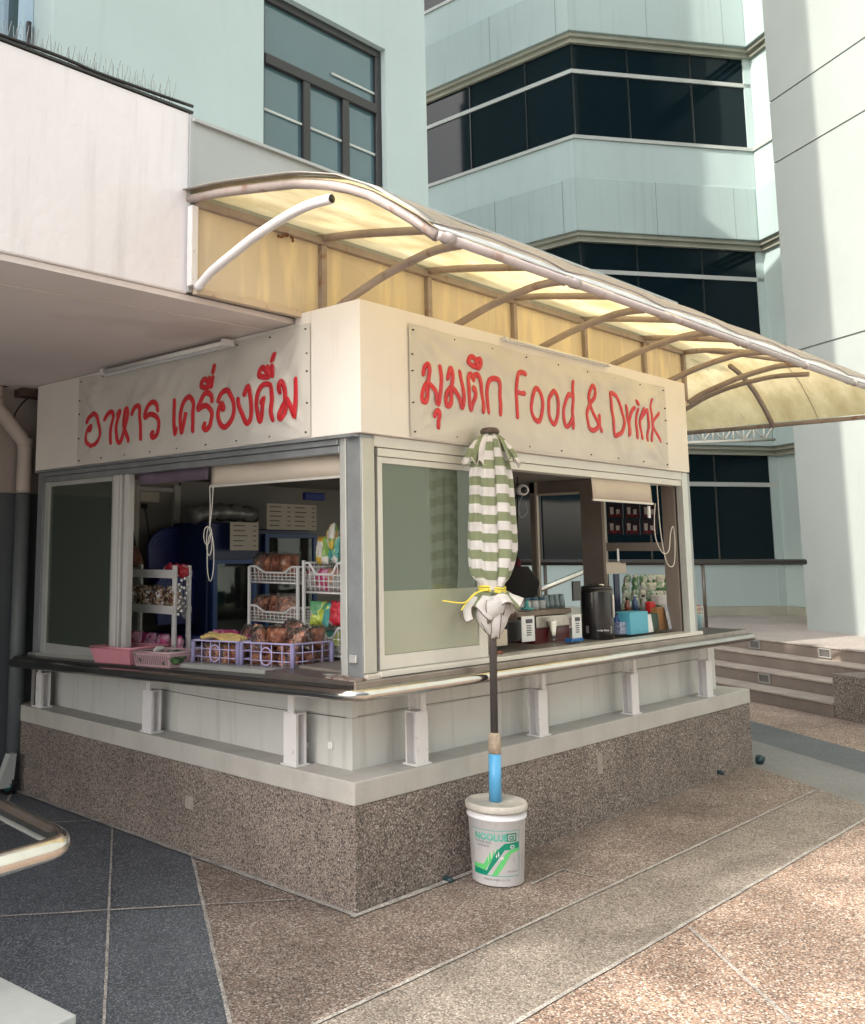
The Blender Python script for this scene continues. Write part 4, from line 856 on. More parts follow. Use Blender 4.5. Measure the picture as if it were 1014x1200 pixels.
kn = MB(); p = pole(1.09); kn.tube([p+Vector((.015, -.01, 0)), p+Vector((.04, -.03, .0))], .009, 8); kn.build('locking_knob', RUST, UM)
MB().lathe([(.0, 2.203), (.048, 2.206), (.05, 2.222), (.038, 2.236), (.012, 2.240)], TOP.x, TOP.y, 20).build('top_cap', mat('brown_cap', (.09, .06, .05), .5), UM)
# striped cloth: stripes follow the length of the cloth
def cloth(name, uvl, pitch=.094, phase=0., green=(.215, .25, .14), white=(.64, .62, .61)):
    m = bpy.data.materials.new(name); m.use_nodes = True; N = m.node_tree; L = N.links; p = N.nodes['Principled BSDF']; p.inputs['Roughness'].default_value = .8
    p.inputs['Sheen Weight'].default_value = .2
    at_ = N.nodes.new('ShaderNodeAttribute'); at_.attribute_name = 'cloth_length'
    a = N.nodes.new('ShaderNodeMath'); a.operation = 'MULTIPLY_ADD'; a.inputs[1].default_value = 1/pitch; a.inputs[2].default_value = phase; L.new(at_.outputs['Fac'], a.inputs[0])
    f = N.nodes.new('ShaderNodeMath'); f.operation = 'FRACT'; L.new(a.outputs[0], f.inputs[0])
    g = N.nodes.new('ShaderNodeMath'); g.operation = 'GREATER_THAN'; g.inputs[1].default_value = .5; L.new(f.outputs[0], g.inputs[0])
    ge = N.nodes.new('ShaderNodeNewGeometry'); n = N.nodes.new('ShaderNodeTexNoise'); n.inputs['Scale'].default_value = 14; n.inputs['Detail'].default_value = 6; L.new(ge.outputs['Position'], n.inputs[0])
    mr = N.nodes.new('ShaderNodeMapRange'); mr.inputs[1].default_value = .3; mr.inputs[2].default_value = .7; mr.inputs[3].default_value = .82; mr.inputs[4].default_value = 1.1; L.new(n.outputs[0], mr.inputs[0])
    mx = N.nodes.new('ShaderNodeMix'); mx.data_type = 'RGBA'; L.new(g.outputs[0], mx.inputs[0]); mx.inputs[6].default_value = (*white, 1); mx.inputs[7].default_value = (*green, 1)
    mu = N.nodes.new('ShaderNodeVectorMath'); mu.operation = 'MULTIPLY'; L.new(mx.outputs[2], mu.inputs[0]); L.new(mr.outputs[0], mu.inputs[1]); L.new(mu.outputs[0], p.inputs['Base Color'])
    b = N.nodes.new('ShaderNodeBump'); b.inputs['Strength'].default_value = .12; b.inputs['Distance'].default_value = .01; n2 = N.nodes.new('ShaderNodeTexNoise'); n2.inputs['Scale'].default_value = 90; L.new(ge.outputs['Position'], n2.inputs[0]); L.new(n2.outputs[0], b.inputs['Height']); L.new(b.outputs[0], p.inputs['Normal'])
    return m
STR = cloth('striped_cloth', 0); 
def set_len(o, vals):
    at_ = o.data.attributes.new('cloth_length', 'FLOAT', 'POINT'); at_.data.foreach_set('value', vals)
# main folded bundle (z from the tie up to the vent)
CAz = math.atan2(CAMP.y-UY, CAMP.x-UX)      # azimuth towards the camera
RTd = Vector((math.sin(YAW), -math.cos(YAW), 0)); FWd = Vector((math.cos(YAW), math.sin(YAW), 0))
prof_z = [1.385, 1.43, 1.47, 1.52, 1.60, 1.70, 1.80, 1.90, 2.0, 2.06, 2.12, 2.19]
wl = [.046, .052, .092, .105, .107, .108, .106, .104, .100, .088, .065, .035]; wr = [.044, .050, .078, .098, .116, .118, .112, .104, .096, .084, .062, .035]
na = 72; G = []; vals = []
for k in range(45):
    z = 1.385+(2.19-1.385)*k/44
    for i in range(len(prof_z)-1):
        if prof_z[i] <= z <= prof_z[i+1]+1e-6: t = (z-prof_z[i])/(prof_z[i+1]-prof_z[i]); a_, b_ = wl[i]+(wl[i+1]-wl[i])*t, wr[i]+(wr[i+1]-wr[i])*t
    row = []
    for j in range(na):
        th = 2*math.pi*j/na; c_, s_ = math.cos(th), math.sin(th)
        rw = b_ if c_ > 0 else a_
        fold = .040*(abs(math.sin(th*3.5+z*.7+.4))**.5-.72)+.006*math.sin(th*13+z*4+1)+.006*noise.noise(Vector((c_*2, s_*2, z*6)))
        fold *= min(1, a_/.09)
        # deep pleats: cloth laps over itself
        q = pole(z)+RTd*(c_*(rw+fold))+FWd*(s_*(.062+fold*.8))
        row.append(q); vals.append(z+.008*math.sin(th*1+.8)+.010*(math.floor((th*3.5+z*.7+.4)/math.pi) % 3-1))
    row.append(row[0]); vals.append(vals[-na]); G.append(row)
o = MB().grid(G).build('folded_cloth', STR, UM, solid=.0025); set_len(o, vals)
# vent flaps at the top: (angle, half width, length, reach, stripe mode)
for k, (ang, wid, ln, rad, mode) in enumerate([(-176, 30, .150, .150, 's'), (-132, 26, .165, .105, 'w'), (-90, 13, .185, .060, 'g'), (-56, 20, .170, .080, 'w'), (-8, 32, .150, .150, 's'), (-34, 16, .15, .12, 'g'), (-150, 14, .15, .125, 'g'), (40, 40, .17, .10, 's'), (90, 40, .17, .09, 'w'), (140, 40, .17, .10, 's')]):
    G = []; vals = []
    for i in range(13):
        s = i/12; row = []
        for j in range(13):
            v = j/12*2-1; a = R(ang+v*wid*(1-.25*s))
            r = .034+(rad-.034)*s**.9+.016*(1-v*v)*math.sin(math.pi*min(1, s*1.1))+.008*math.sin(v*4+k)*s
            d = RTd*math.cos(a)+(-FWd)*(-math.sin(a))*.75
            z = 2.208-ln*s**1.1-(.018*(1-v*v) if mode == 's' else -.012*(1-v*v))*s+.010*s*math.sin(v*5+k)
            row.append(Vector((TOP.x, TOP.y, z))+d*r); vals.append({'w': .012+.004*v, 'g': .07, 's': .050+s*.165+.004*v}[mode])
        G.append(row)
    o = MB().grid(G).build('vent_flap', STR, UM, solid=.0025); set_len(o, vals)
    MB().tube([Vector(p) for p in G[-1]], .0032, 6).build('hem', mat('hem_binding', (.60, .57, .50), .8), o)
# gathered cloth below the tie: a flared bell and hanging lappets
random.seed(3)
pc_ = pole(1.3); G = []; vals = []
for i in range(15):
    s = i/14; row = []
    for j in range(97):
        th = 2*math.pi*j/96; cr = math.cos(th)
        rr_ = .042+(.058+.048*max(0, cr)+.034*max(0, -cr))*s**.75
        f_ = (abs(math.sin(th*2.5+.9))**.7-.6); rr_ += .052*f_*s+.012*noise.noise(Vector((math.cos(th)*2, math.sin(th)*2, s*3)))
        z = 1.405-.105*s**1.25+.040*s*s*math.sin(th*5+1.2)+.018*s*cr
        row.append(Vector((pc_.x, pc_.y, z))+RTd*cr*rr_+FWd*math.sin(th)*rr_*.85); vals.append(.058+min(.040+.006*math.sin(th*3), s*.11))
    G.append(row)
o = MB().grid(G).build('skirt_fold', STR, UM, solid=.0025); set_len(o, vals)
MB().tube([Vector(p) for p in G[-1][:-1]], .0030, 6, closed=True).build('hem', mat('hem_dark', (.17, .13, .11), .8), o)
for k, (ang, w0, top, ln, r0, r1, tw) in enumerate([(-158, .052, 1.335, .135, .085, .030, .5), (-118, .058, 1.335, .160, .075, .020, -.4), (-88, .050, 1.355, .105, .105, .060, .9), (-62, .060, 1.335, .165, .070, .030, .3), (-25, .050, 1.34, .120, .090, .035, -.7), (60, .06, 1.33, .14, .07, .03, .2), (120, .06, 1.33, .14, .07, .03, .2)]):
    G = []; a = R(ang); d = RTd*math.cos(a)+(-FWd)*(-math.sin(a)); t_ = d.cross(Vector((0, 0, 1)))
    for i in range(13):
        s = i/12; row = []
        for j in range(11):
            v = j/10*2-1; hw = w0*(1-.55*s)*(1+.25*math.sin(math.pi*s)); r = r0+(r1-r0)*s+.022*math.sin(math.pi*s)
            q = Vector((pc_.x, pc_.y, top-ln*s-.012*abs(v)*s))+d*(r-.018*abs(v)**1.4+tw*.018*v*s)+t_*(v*hw+tw*.020*s); row.append(q)
        G.append(row)
    vals = [(.058 if (k == 2 and i > 9) else .020+.012*(i/12)) for i in range(13) for j in range(11)]
    o = MB().grid(G).build('skirt_lappet', STR, UM, solid=.0025); set_len(o, vals)
    MB().tube([g[0] for g in G]+G[-1][1:-1]+[g[-1] for g in reversed(G)], .0026, 6).build('hem', mat('hem_dark', (.17, .13, .11), .8), o)
YEL = mat('yellow_string', (.78, .66, .10), .6)
tie = MB(); c = pole(1.405)
for dz in (0, .012, -.008):
    tie.tube([c+RTd*math.cos(a)*.066+FWd*math.sin(a)*.062+Vector((0, 0, dz+.006*math.sin(a*2))) for a in [2*math.pi*i/28 for i in range(28)]], .0055, 6, closed=True)
p0 = c+RTd*(-.03)-FWd*.062
def off(dx, dz, f=0): return p0+RTd*dx+Vector((0, 0, dz))-FWd*f
tie.tube(smooth_path([off(0, 0), off(-.06, -.012, .01), (off(-.115, -.055, .02)), off(-.15, -.063, .03), off(-.24, -.052, .03)], 6), .0045, 6)
tie.tube(smooth_path([off(0, .0), off(-.07, -.015, .012), off(-.12, -.065, .02), off(-.145, -.10, .02)], 6), .004, 6)
tie.build('tie_string', YEL, UM)
# ================================================================ GOODS AND FITTINGS
def filmmat():
    if 'clear_film' in MATS: return MATS['clear_film']
    m = bpy.data.materials.new('clear_film'); m.use_nodes = True; N = m.node_tree; L = N.links; N.nodes.remove(N.nodes['Principled BSDF']); out = N.nodes['Material Output']
    tr = N.nodes.new('ShaderNodeBsdfTransparent'); tr.inputs[0].default_value = (.99, .99, .99, 1); gl = N.nodes.new('ShaderNodeBsdfGlossy'); gl.inputs['Roughness'].default_value = .12
    ge = N.nodes.new('ShaderNodeNewGeometry'); nn = N.nodes.new('ShaderNodeTexNoise'); nn.inputs['Scale'].default_value = 34; nn.inputs['Detail'].default_value = 3; nn.inputs['Distortion'].default_value = 1.6; L.new(ge.outputs['Position'], nn.inputs[0])
    b = N.nodes.new('ShaderNodeBump'); b.inputs['Strength'].default_value = 1.; b.inputs['Distance'].default_value = .03; L.new(nn.outputs[0], b.inputs['Height']); L.new(b.outputs[0], gl.inputs['Normal'])
    fr = N.nodes.new('ShaderNodeFresnel'); fr.inputs[0].default_value = 1.45; L.new(b.outputs[0], fr.inputs['Normal'])
    mx = N.nodes.new('ShaderNodeMixShader'); L.new(fr.outputs[0], mx.inputs[0]); L.new(tr.outputs[0], mx.inputs[1]); L.new(gl.outputs[0], mx.inputs[2]); L.new(mx.outputs[0], out.inputs[0])
    MATS['clear_film'] = m; return m
WIRE = mat('white_basket_plastic', (.62, .61, .59), .4, var=.04)
LILAC = mat('lilac_crate_plastic', (.50, .46, .72), .4, var=.05, vs=8)
PINKP = mat('pink_basket_plastic', (.62, .26, .31), .4, var=.05, vs=8)
PINKG = mat('greyish_pink_plastic', (.50, .33, .35), .4, var=.05, vs=8)
def bagmat(name, cols, coat=.6, scale=22):
    m = bpy.data.materials.new(name); m.use_nodes = True; N = m.node_tree; L = N.links; p = N.nodes['Principled BSDF']
    p.inputs['Roughness'].default_value = .25; p.inputs['Coat Weight'].default_value = coat; p.inputs['Coat Roughness'].default_value = .08
    tc = N.nodes.new('ShaderNodeTexCoord'); oi = N.nodes.new('ShaderNodeObjectInfo')
    ad = N.nodes.new('ShaderNodeVectorMath'); ad.operation = 'ADD'; L.new(tc.outputs['Object'], ad.inputs[0]); L.new(oi.outputs['Location'], ad.inputs[1])
    n = N.nodes.new('ShaderNodeTexVoronoi'); n.inputs['Scale'].default_value = scale; L.new(ad.outputs[0], n.inputs['Vector'])
    s = N.nodes.new('ShaderNodeSeparateColor'); L.new(n.outputs['Color'], s.inputs[0])
    r = N.nodes.new('ShaderNodeValToRGB'); r.color_ramp.interpolation = 'CONSTANT'
    while len(r.color_ramp.elements) < len(cols): r.color_ramp.elements.new(.5)
    for i, (e, c) in enumerate(zip(r.color_ramp.elements, cols)): e.position = i/len(cols); e.color = (*c, 1)
    L.new(s.outputs[0], r.inputs[0]); L.new(r.outputs[0], p.inputs['Base Color'])
    b = N.nodes.new('ShaderNodeBump'); b.inputs['Strength'].default_value = .9; b.inputs['Distance'].default_value = .012
    nn = N.nodes.new('ShaderNodeTexNoise'); nn.inputs['Scale'].default_value = 38; nn.inputs['Detail'].default_value = 4; nn.inputs['Distortion'].default_value = 1.5; L.new(ad.outputs[0], nn.inputs[0]); L.new(nn.outputs[0], b.inputs['Height'])
    L.new(b.outputs[0], p.inputs['Normal']); L.new(b.outputs[0], p.inputs['Coat Normal']); return m
def breadmat():
    m = bpy.data.materials.new('bread_in_clear_film'); m.use_nodes = True; N = m.node_tree; L = N.links; p = N.nodes['Principled BSDF']
    p.inputs['Roughness'].default_value = .5; p.inputs['Coat Weight'].default_value = .3; p.inputs['Coat Roughness'].default_value = .2
    ge = N.nodes.new('ShaderNodeNewGeometry')
    n = N.nodes.new('ShaderNodeTexNoise'); n.inputs['Scale'].default_value = 24; n.inputs['Detail'].default_value = 5; L.new(ge.outputs['Position'], n.inputs[0])
    r = N.nodes.new('ShaderNodeValToRGB'); e = r.color_ramp.elements; e[0].position = .3; e[0].color = (.16, .045, .025, 1); e[1].position = .74; e[1].color = (.80, .58, .46, 1)
    x = e.new(.5); x.color = (.48, .17, .085, 1); x = e.new(.62); x.color = (.62, .28, .15, 1)
    L.new(n.outputs[0], r.inputs[0]); L.new(r.outputs[0], p.inputs['Base Color'])
    b = N.nodes.new('ShaderNodeBump'); b.inputs['Strength'].default_value = 1.; b.inputs['Distance'].default_value = .02
    nn = N.nodes.new('ShaderNodeTexNoise'); nn.inputs['Scale'].default_value = 30; nn.inputs['Detail'].default_value = 4; nn.inputs['Distortion'].default_value = 2.5; L.new(ge.outputs['Position'], nn.inputs[0]); L.new(nn.outputs[0], b.inputs['Height'])
    L.new(b.outputs[0], p.inputs['Coat Normal']); return m
BREAD = breadmat()
SNACKY = bagmat('yellow_snack_wrapper', [(.62, .45, .05), (.55, .30, .04), (.20, .36, .06), (.65, .62, .55), (.60, .40, .04)], scale=14)
SNACKG = bagmat('green_snack_wrapper', [(.10, .32, .14), (.45, .55, .08), (.04, .28, .25), (.5, .5, .45)], scale=14)
SNACKR = bagmat('red_snack_wrapper', [(.52, .02, .04), (.40, .02, .05), (.6, .35, .35), (.50, .03, .06)], scale=16)
SNACKP = bagmat('pink_snack_wrapper', [(.60, .07, .22), (.50, .04, .16), (.66, .30, .42), (.55, .05, .2)], scale=16)
STICK = bagmat('chocolate_stick_bag', [(.10, .05, .035), (.48, .36, .24), (.14, .06, .04), (.38, .26, .17), (.62, .60, .58)], scale=70)
GREENP = bagmat('leafy_packet', [(.04, .12, .04), (.09, .20, .06), (.03, .07, .03), (.35, .38, .30)], scale=34)
SEAW = bagmat('silver_pouch', [(.42, .40, .38), (.30, .10, .08), (.50, .30, .20), (.6, .58, .55)], scale=20)
def bag(name, lab, cat, c, size, m, group=None, seed=0, tilt=0., yaw=0., nose=None):
    """crumpled pillow bag with crimped ends, base centre c; size = (width, depth, height)"""
    rnd = random.Random(seed+int(abs(c[0]*977+c[1]*577+c[2]*91)*10)); w_, d_, h_ = size; G = []; nu, nv = 14, 14; vs = []
    def pt(u, v, s):
        th = (1-abs(u)**3.2)*(1-abs(v)**3.0); th = max(0, th)**.55
        k = noise.noise(Vector((u*2.2+seed*3.3, v*2.2, s*2+seed)))
        x = u*w_/2*(1-.10*(1-abs(v))+.04*k); z = (v+1)/2*h_+.03*h_*k; y = s*d_/2*th*(1+.45*k)
        return Vector((x, y, z))
    for s in (1, -1): G.append([[pt(-1+2*i/nu, -1+2*j/nv, s) for j in range(nv+1)] for i in range(nu+1)])
    Mx = Matrix.Translation(c) @ Matrix.Rotation(yaw, 4, 'Z') @ Matrix.Rotation(tilt, 4, 'X')
    mb = MB()
    for g in G: mb.grid([[p for p in row] for row in g])
    me_o = mb.build(name, m); me_o.matrix_world = Mx
    if m.name == 'bread_in_clear_film':      # loose clear wrapping round the bread
        fm = MB()
        for g in G: fm.grid([[Vector((p.x*1.16, p.y*1.22+.002, (p.z-h_/2)*1.22+h_/2))+Vector((0, .010*noise.noise(p*60+Vector((seed, 0, 0))), .006*noise.noise(p*45))) for p in row] for row in g])
        f_ = fm.build('film', filmmat()); f_.parent = me_o
    return tag(me_o, lab, cat, group)
def mesh_panel(mb, a, b, up_, rows, cols, t, rim=None):
    """open lattice wall between corner a and corner b (both at the foot), height vector up_"""
    a, b, up_ = Vector(a), Vector(b), Vector(up_)
    for i in range(rows+1): mb.tube([a+up_*(i/rows), b+up_*(i/rows)], t if i not in (0, rows) else (rim or t*1.6), 5)
    for j in range(cols+1): mb.tube([a+(b-a)*(j/cols), a+(b-a)*(j/cols)+up_], t, 5)
def basket(name, lab, x0, x1, y0, y1, z0, h, m, rows=4, cols=10, t=.0028, taper=.0, dip=0., grp=None, rim=.006, tilt=0., corner=0., ring=False):
    o = thing(name, lab, 'basket', ((x0+x1)/2, (y0+y1)/2, z0), grp)
    q = taper; zz = lambda y: z0+tilt*(y-(y0+y1)/2)
    F = [Vector((x0+q, y0+q, zz(y0))), Vector((x1-q, y0+q, zz(y0))), Vector((x1-q, y1-q, zz(y1))), Vector((x0+q, y1-q, zz(y1)))]
    T = [Vector((x0, y0, zz(y0)+h)), Vector((x1, y0, zz(y0)+h)), Vector((x1, y1, zz(y1)+h)), Vector((x0, y1, zz(y1)+h))]
    for i in range(4):
        a, b, c, d = F[i], F[(i+1) % 4], T[(i+1) % 4], T[i]; mb = MB(); L_ = (b-a).length; nc = max(2, int(cols*L_/.35)) 
        def top(s):     # the front rim dips in the middle
            if dip and i in (1, 3): return 1-dip*min(1, max(0, (min(s, 1-s)-.14)*7))
            return 1
        for r_ in range(rows+1):
            f = r_/rows
            if f <= 1-dip+.01 or r_ == rows:
                if r_ == rows: pts = [d+(c-d)*s-(d-a)*(1-top(s)) for s in [k/16 for k in range(17)]]; mb.tube(pts, rim, 6)
                else: mb.tube([a+(d-a)*f, b+(c-b)*f], t if r_ else rim*.8, 5)
        for k in range(nc+1):
            s = k/nc; p = a+(b-a)*s; q_ = d+(c-d)*s; mb.tube([p, p+(q_-p)*top(s)], t, 5)
        if corner:
            for p, q_ in ((a, d), (b, c)): mb.tube([p, q_], corner, 8)
        if ring and i == 3:
            cc_ = (a+b+c+d)/4; e1 = (b-a).normalized(); e2 = (d-a).normalized(); rr_ = h*.34
            mb.tube([cc_+e1*rr_*math.cos(t_)+e2*rr_*math.sin(t_)+Vector((-.003, 0, 0)) for t_ in [2*math.pi*k/24 for k in range(24)]], .0035, 6, closed=True)
        mb.build('side', m, o)
    b_ = MB(); b_.add(F+[f+Vector((0, 0, .004)) for f in F], [(0, 1, 2, 3), (4, 5, 6, 7), (0, 1, 5, 4), (1, 2, 6, 5), (2, 3, 7, 6), (3, 0, 4, 7)]); b_.build('floor', m, o)
    return o
def solid_basket(name, lab, x0, x1, y0, y1, z0, h, m, taper=.02, tilt=0., slots=False):
    o = thing(name, lab, 'basket', ((x0+x1)/2, (y0+y1)/2, z0)); zz = lambda y: z0+tilt*(y-(y0+y1)/2)
    q = taper
    F = [Vector((x0+q, y0+q, zz(y0))), Vector((x1-q, y0+q, zz(y0))), Vector((x1-q, y1-q, zz(y1))), Vector((x0+q, y1-q, zz(y1)))]
    T = [Vector((x0, y0, zz(y0)+h)), Vector((x1, y0, zz(y0)+h)), Vector((x1, y1, zz(y1)+h)), Vector((x0, y1, zz(y1)+h))]
    mb = MB(); mb.add(F+T, [(0, 1, 5, 4), (1, 2, 6, 5), (2, 3, 7, 6), (3, 0, 4, 7), (0, 1, 2, 3)]); mb.build('body', m, o, solid=.004)
    r_ = MB(); r_.tube(T, .007, 8, closed=True); r_.build('rim', m, o)
    if slots:
        s_ = MB(); dk = mat('basket_slot', (.18, .10, .11), .6)
        for (a, b, c, d, nn) in ((F[3], F[0], T[0], T[3], Vector((-1, 0, 0))), (F[0], F[1], T[1], T[0], Vector((0, -1, 0)))):
            n = int((b-a).length/.017)
            for k in range(1, n):
                for f0, f1 in ((.16, .78),):
                    p = a+(b-a)*(k/n); q_ = d+(c-d)*(k/n); u_ = (b-a).normalized()*.0035; A = p+(q_-p)*f0+nn*.0035; B = p+(q_-p)*f1+nn*.0035
                    s_.add([A-u_, A+u_, B+u_, B-u_], [(0, 1, 2, 3)])
        s_.build('slots', dk, o)
    return o
def CZ(y): return 1.0212+lz(y)
# lilac crates of bagged bread on the left counter
basket('plastic_crate', 'lilac lattice crate heaped with bagged bread, nearest the corner post', .060, .34, .466, .857, CZ(.66), .130, LILAC, rows=3, cols=5, t=.0026, corner=.013, grp='lilac crates on the left counter', rim=.005, tilt=-LT, ring=True)
basket('plastic_crate', 'lilac lattice crate with yellow bundle on its bread, second from the corner post', .055, .33, .880, 1.262, CZ(1.07), .130, LILAC, rows=3, cols=5, t=.0026, corner=.013, grp='lilac crates on the left counter', rim=.005, tilt=-LT, ring=True)
G1 = 'bagged breads on the left counter'
k = 0
for ix in range(3):
    for iy in range(4):
        for iz in range(2):
            k += 1; y = .53+.09*iy+random.uniform(-.01, .01); x = .13+.075*ix; z = CZ(y)+.008+.062*iz+(.02 if ix == 1 and iz else 0)
            bag('bread_bag', 'clear bag of brown bread in the lilac crate nearest the corner post', 'bread bag', (x, y, z), (.10, .07, .085), BREAD, 'bread bags in the nearest lilac crate', seed=k, tilt=random.uniform(-.5, .5), yaw=random.uniform(0, 3))
for ix in range(3):
    for iy in range(4):
        k += 1; y = .95+.085*iy; x = .12+.075*ix; z = CZ(y)+.008+.03*(ix == 1)
        bag('bread_bag', 'clear bag of brown bread in the lilac crate under the yellow breadsticks', 'bread bag', (x, y, z), (.10, .07, .10), BREAD, 'bread bags in the second lilac crate', seed=k, tilt=random.uniform(-.4, .4), yaw=random.uniform(0, 3))
yb_ = MB()
for i in range(3):
    y_ = 1.02; yb_.tube(smooth_path([(.09+.03*i, 1.235, 1.12+.01*i), (.10+.02*i, 1.13, 1.135), (.09+.03*i, 1.03, 1.118+.012*i), (.11+.02*i, .92, 1.128)], 5), .012, 8)
tag(yb_.build('breadstick_bundle', mat('pale_yellow_bread', (.62, .46, .18), .5, var=.2, vs=30)), 'pale yellow breadsticks lying across the second lilac crate', 'breadsticks')
tp = thing('top_bag', 'crinkled', 'bag') if False else None
bag('snack_bag', 'clear bag of brown bread topping the heap in the nearest lilac crate', 'bread bag', (.20, .62, CZ(.7)+.125), (.15, .08, .11), BREAD, seed=91, tilt=.2, yaw=1.3)
bag('snack_bag', 'tall red and silver pouch standing at the left end of the nearest lilac crate', 'snack bag', (.13, .82, CZ(.82)+.05), (.08, .04, .17), SEAW, seed=92, tilt=.1, yaw=1.4)
for i in range(9):
    bag('bread_bag', 'clear bag of brown bread on the upper heap of the nearest lilac crate', 'bread bag', (.13+.07*(i % 3), .53+.11*(i//3)+.02*(i % 2), CZ(.66)+.105), (.12, .07, .10), BREAD, 'heaped bread bags above the nearest lilac crate', seed=i+300, tilt=random.uniform(-.5, .5), yaw=random.uniform(0, 3))
for i in range(6):
    bag('bread_bag', 'pale brown bread bag stacked behind the two lilac crates', 'bread bag', (.42+.03*(i % 2), .62+.13*i, CZ(.9)+.02), (.13, .08, .15), BREAD if i % 3 else SEAW, 'bread bags behind the lilac crates', seed=i+320, tilt=.1*(i % 3), yaw=1.3+.3*math.sin(i))
# pink baskets
solid_basket('pink_basket', 'large pink solid basket at the left end of the counter', -.10, .19, 1.66, 2.08, CZ(1.87)-.0155, .092, PINKP, taper=.025, tilt=-LT)
solid_basket('pink_basket', 'smaller dusky pink slotted basket holding leafy packets', -.09, .15, 1.29, 1.635, CZ(1.46)-.0155, .080, PINKG, taper=.012, tilt=-LT, slots=True)
for i in range(6): bag('leafy_packet', 'small dark green packet in the slotted pink basket', 'packet', (-.03+.10*(i % 2), 1.36+.10*(i//2), CZ(1.6)+.015), (.12, .06, .08), GREENP, 'green packets in the slotted pink basket', seed=i+40, tilt=1.1, yaw=i*.8)
bag('white_packet', 'small white packet lying on the green packets', 'packet', (-.02, 1.50, CZ(1.5)+.065), (.06, .03, .04), mat('white_packet', (.6, .6, .58), .4), seed=5, tilt=.9)
for i in range(4): bag('pink_packet', 'pink wrapped packet inside the large pink basket', 'packet', (.0+.10*(i % 2), 1.76+.15*(i//2), CZ(2.0)+.0), (.14, .05, .05), SNACKP, 'pink packets in the large pink basket', seed=i+60, tilt=1.2, yaw=i*.6)
for i in range(4): bag('pink_packet', 'magenta wrapped packet behind the first lilac crate', 'packet', (.40+.06*(i % 2), 1.25+.08*i, CZ(1.3)+.03), (.14, .06, .13), SNACKP, 'magenta packets behind the pink baskets', seed=i+80, tilt=.4, yaw=1.1+i*.4)
# white two-shelf rack
RKX = .34
def Y(px, X=RKX): return at(px, 700, 'x', X).y
def Z(py, px, X=RKX): return at(px, py, 'x', X).z
ra, rb = Y(147), Y(206)      # ra > rb
rk = thing('shelf_rack', 'small white two shelf rack of snack bags behind the pink baskets', 'rack', (RKX, (ra+rb)/2, CZ(1.9)))
zt, zm, zb = Z(672, 175), Z(713, 175), CZ((ra+rb)/2)
for (x, y) in ((RKX, ra-.012), (RKX, rb+.012), (RKX+.11, ra-.012), (RKX+.11, rb+.012)): box(x-.008, x+.008, y-.018, y+.018, zb, Z(664, 175)+.01).build('upright', WIRE, rk, bevel=.003)
for z in (zt, zm): 
    s = MB(); s.box(RKX-.016, RKX-.0125, rb, ra, z-.026, z+.026); s.box(RKX+.1225, RKX+.126, rb, ra, z-.018, z+.022); s.box(RKX-.012, RKX+.122, rb+.025, ra-.025, z-.012, z-.006); s.build('shelf', WIRE, rk)
for i in range(7): bag('stick_bag', 'clear bag of chocolate stick biscuits on the middle shelf of the white rack', 'snack bag', (RKX+.035+.05*(i % 2), rb+.045+(ra-rb-.09)*i/6, zm-.004), (.11, .08, .15), STICK, 'stick biscuit bags on the white rack', seed=i+10, tilt=-.12, yaw=1.5+.2*math.sin(i*2))
for i in range(3): bag('red_packet', 'red packet lying on top of the white shelf rack', 'packet', (RKX+.08, rb+.05+.075*i, zt+.015), (.10, .08, .05), SNACKR, 'red packets on the white rack', seed=i+20, tilt=1.35, yaw=.8*i)
for i in range(4): bag('magenta_bag', 'magenta snack bag under the bottom shelf of the white rack', 'snack bag', (RKX+.04, rb+.05+(ra-rb-.1)*i/3, zb+.01), (.12, .07, .12), SNACKP, 'magenta bags on the floor of the white rack', seed=i+30, tilt=.2, yaw=1.2+.3*i)
# branch of white pearl beads
bd = thing('bead_branch', 'spray of white pearl beads hanging beside the white shelf rack', 'ornament', at(216, 722, 'x', RKX))
b1 = MB(); b2 = MB(); base = at(217, 725, 'x', RKX-.02)
for (px, py) in [(222, 676), (217, 678), (213, 680), (210, 685), (220, 685), (216, 689), (211, 692), (222, 691), (212, 700), (217, 701), (210, 704), (215, 707), (209, 713), (213, 716), (218, 711), (216, 722), (209, 720), (219, 695), (213, 688), (211, 711)]:
    q = at(px, py, 'x', RKX-.02+random.uniform(-.03, .03)); b1.lathe([(.0005, q.z-.0095), (.0065, q.z-.007), (.0095, q.z), (.0065, q.z+.007), (.0005, q.z+.0095)], q.x, q.y, 10)
    b2.tube([q, q+(base-q)*.5+Vector((0, 0, -.01)), base], .0012, 4)
split_build(b1, 'bead', mat('pearl_white', (.72, .70, .68), .2), bd); b2.build('stem', mat('bead_wire', (.2, .2, .2), .4), bd)
# white wire basket racks near the corner
def wrack(lab, X, pa, pb, tops, bots, posts, grp):
    ya, yb = Y(pa, X), Y(pb, X)
    t = thing('basket_rack', lab, 'rack', (X, (ya+yb)/2, CZ(.6)), grp)
    for (tp_, bt_) in zip(tops, bots):
        z1, z0_ = Z(tp_, (pa+pb)/2, X), Z(bt_, (pa+pb)/2, X); b = basket('tier', None, X, X+.26, yb, ya, z0_, z1-z0_, WIRE, rows=5, cols=11, t=.0028, taper=.008, dip=.38, rim=.007)
        m_ = MB()
        parts = [c for c in b.children]
        for c in parts: c.parent = t; c.matrix_parent_inverse = Matrix.Translation(-t.location); c.name = 'tier_'+c.name.split('.')[0]
        bpy.data.objects.remove(b)
    for y in (ya, yb): box(X-.012, X+.002, y-.009, y+.009, CZ(.6), Z(posts, (pa+pb)/2, X)).build('upright', WIRE, t, bevel=.002)
    return t
wrack('white tiered basket rack of bagged bread, the lower of the two racks', .50, 293, 350, (664, 711), (683, 729), 664, 'white basket racks')
wrack('taller white basket rack of snack bags against the corner post', .40, 357, 402, (660, 735), (695, 768), 657, 'white basket racks')
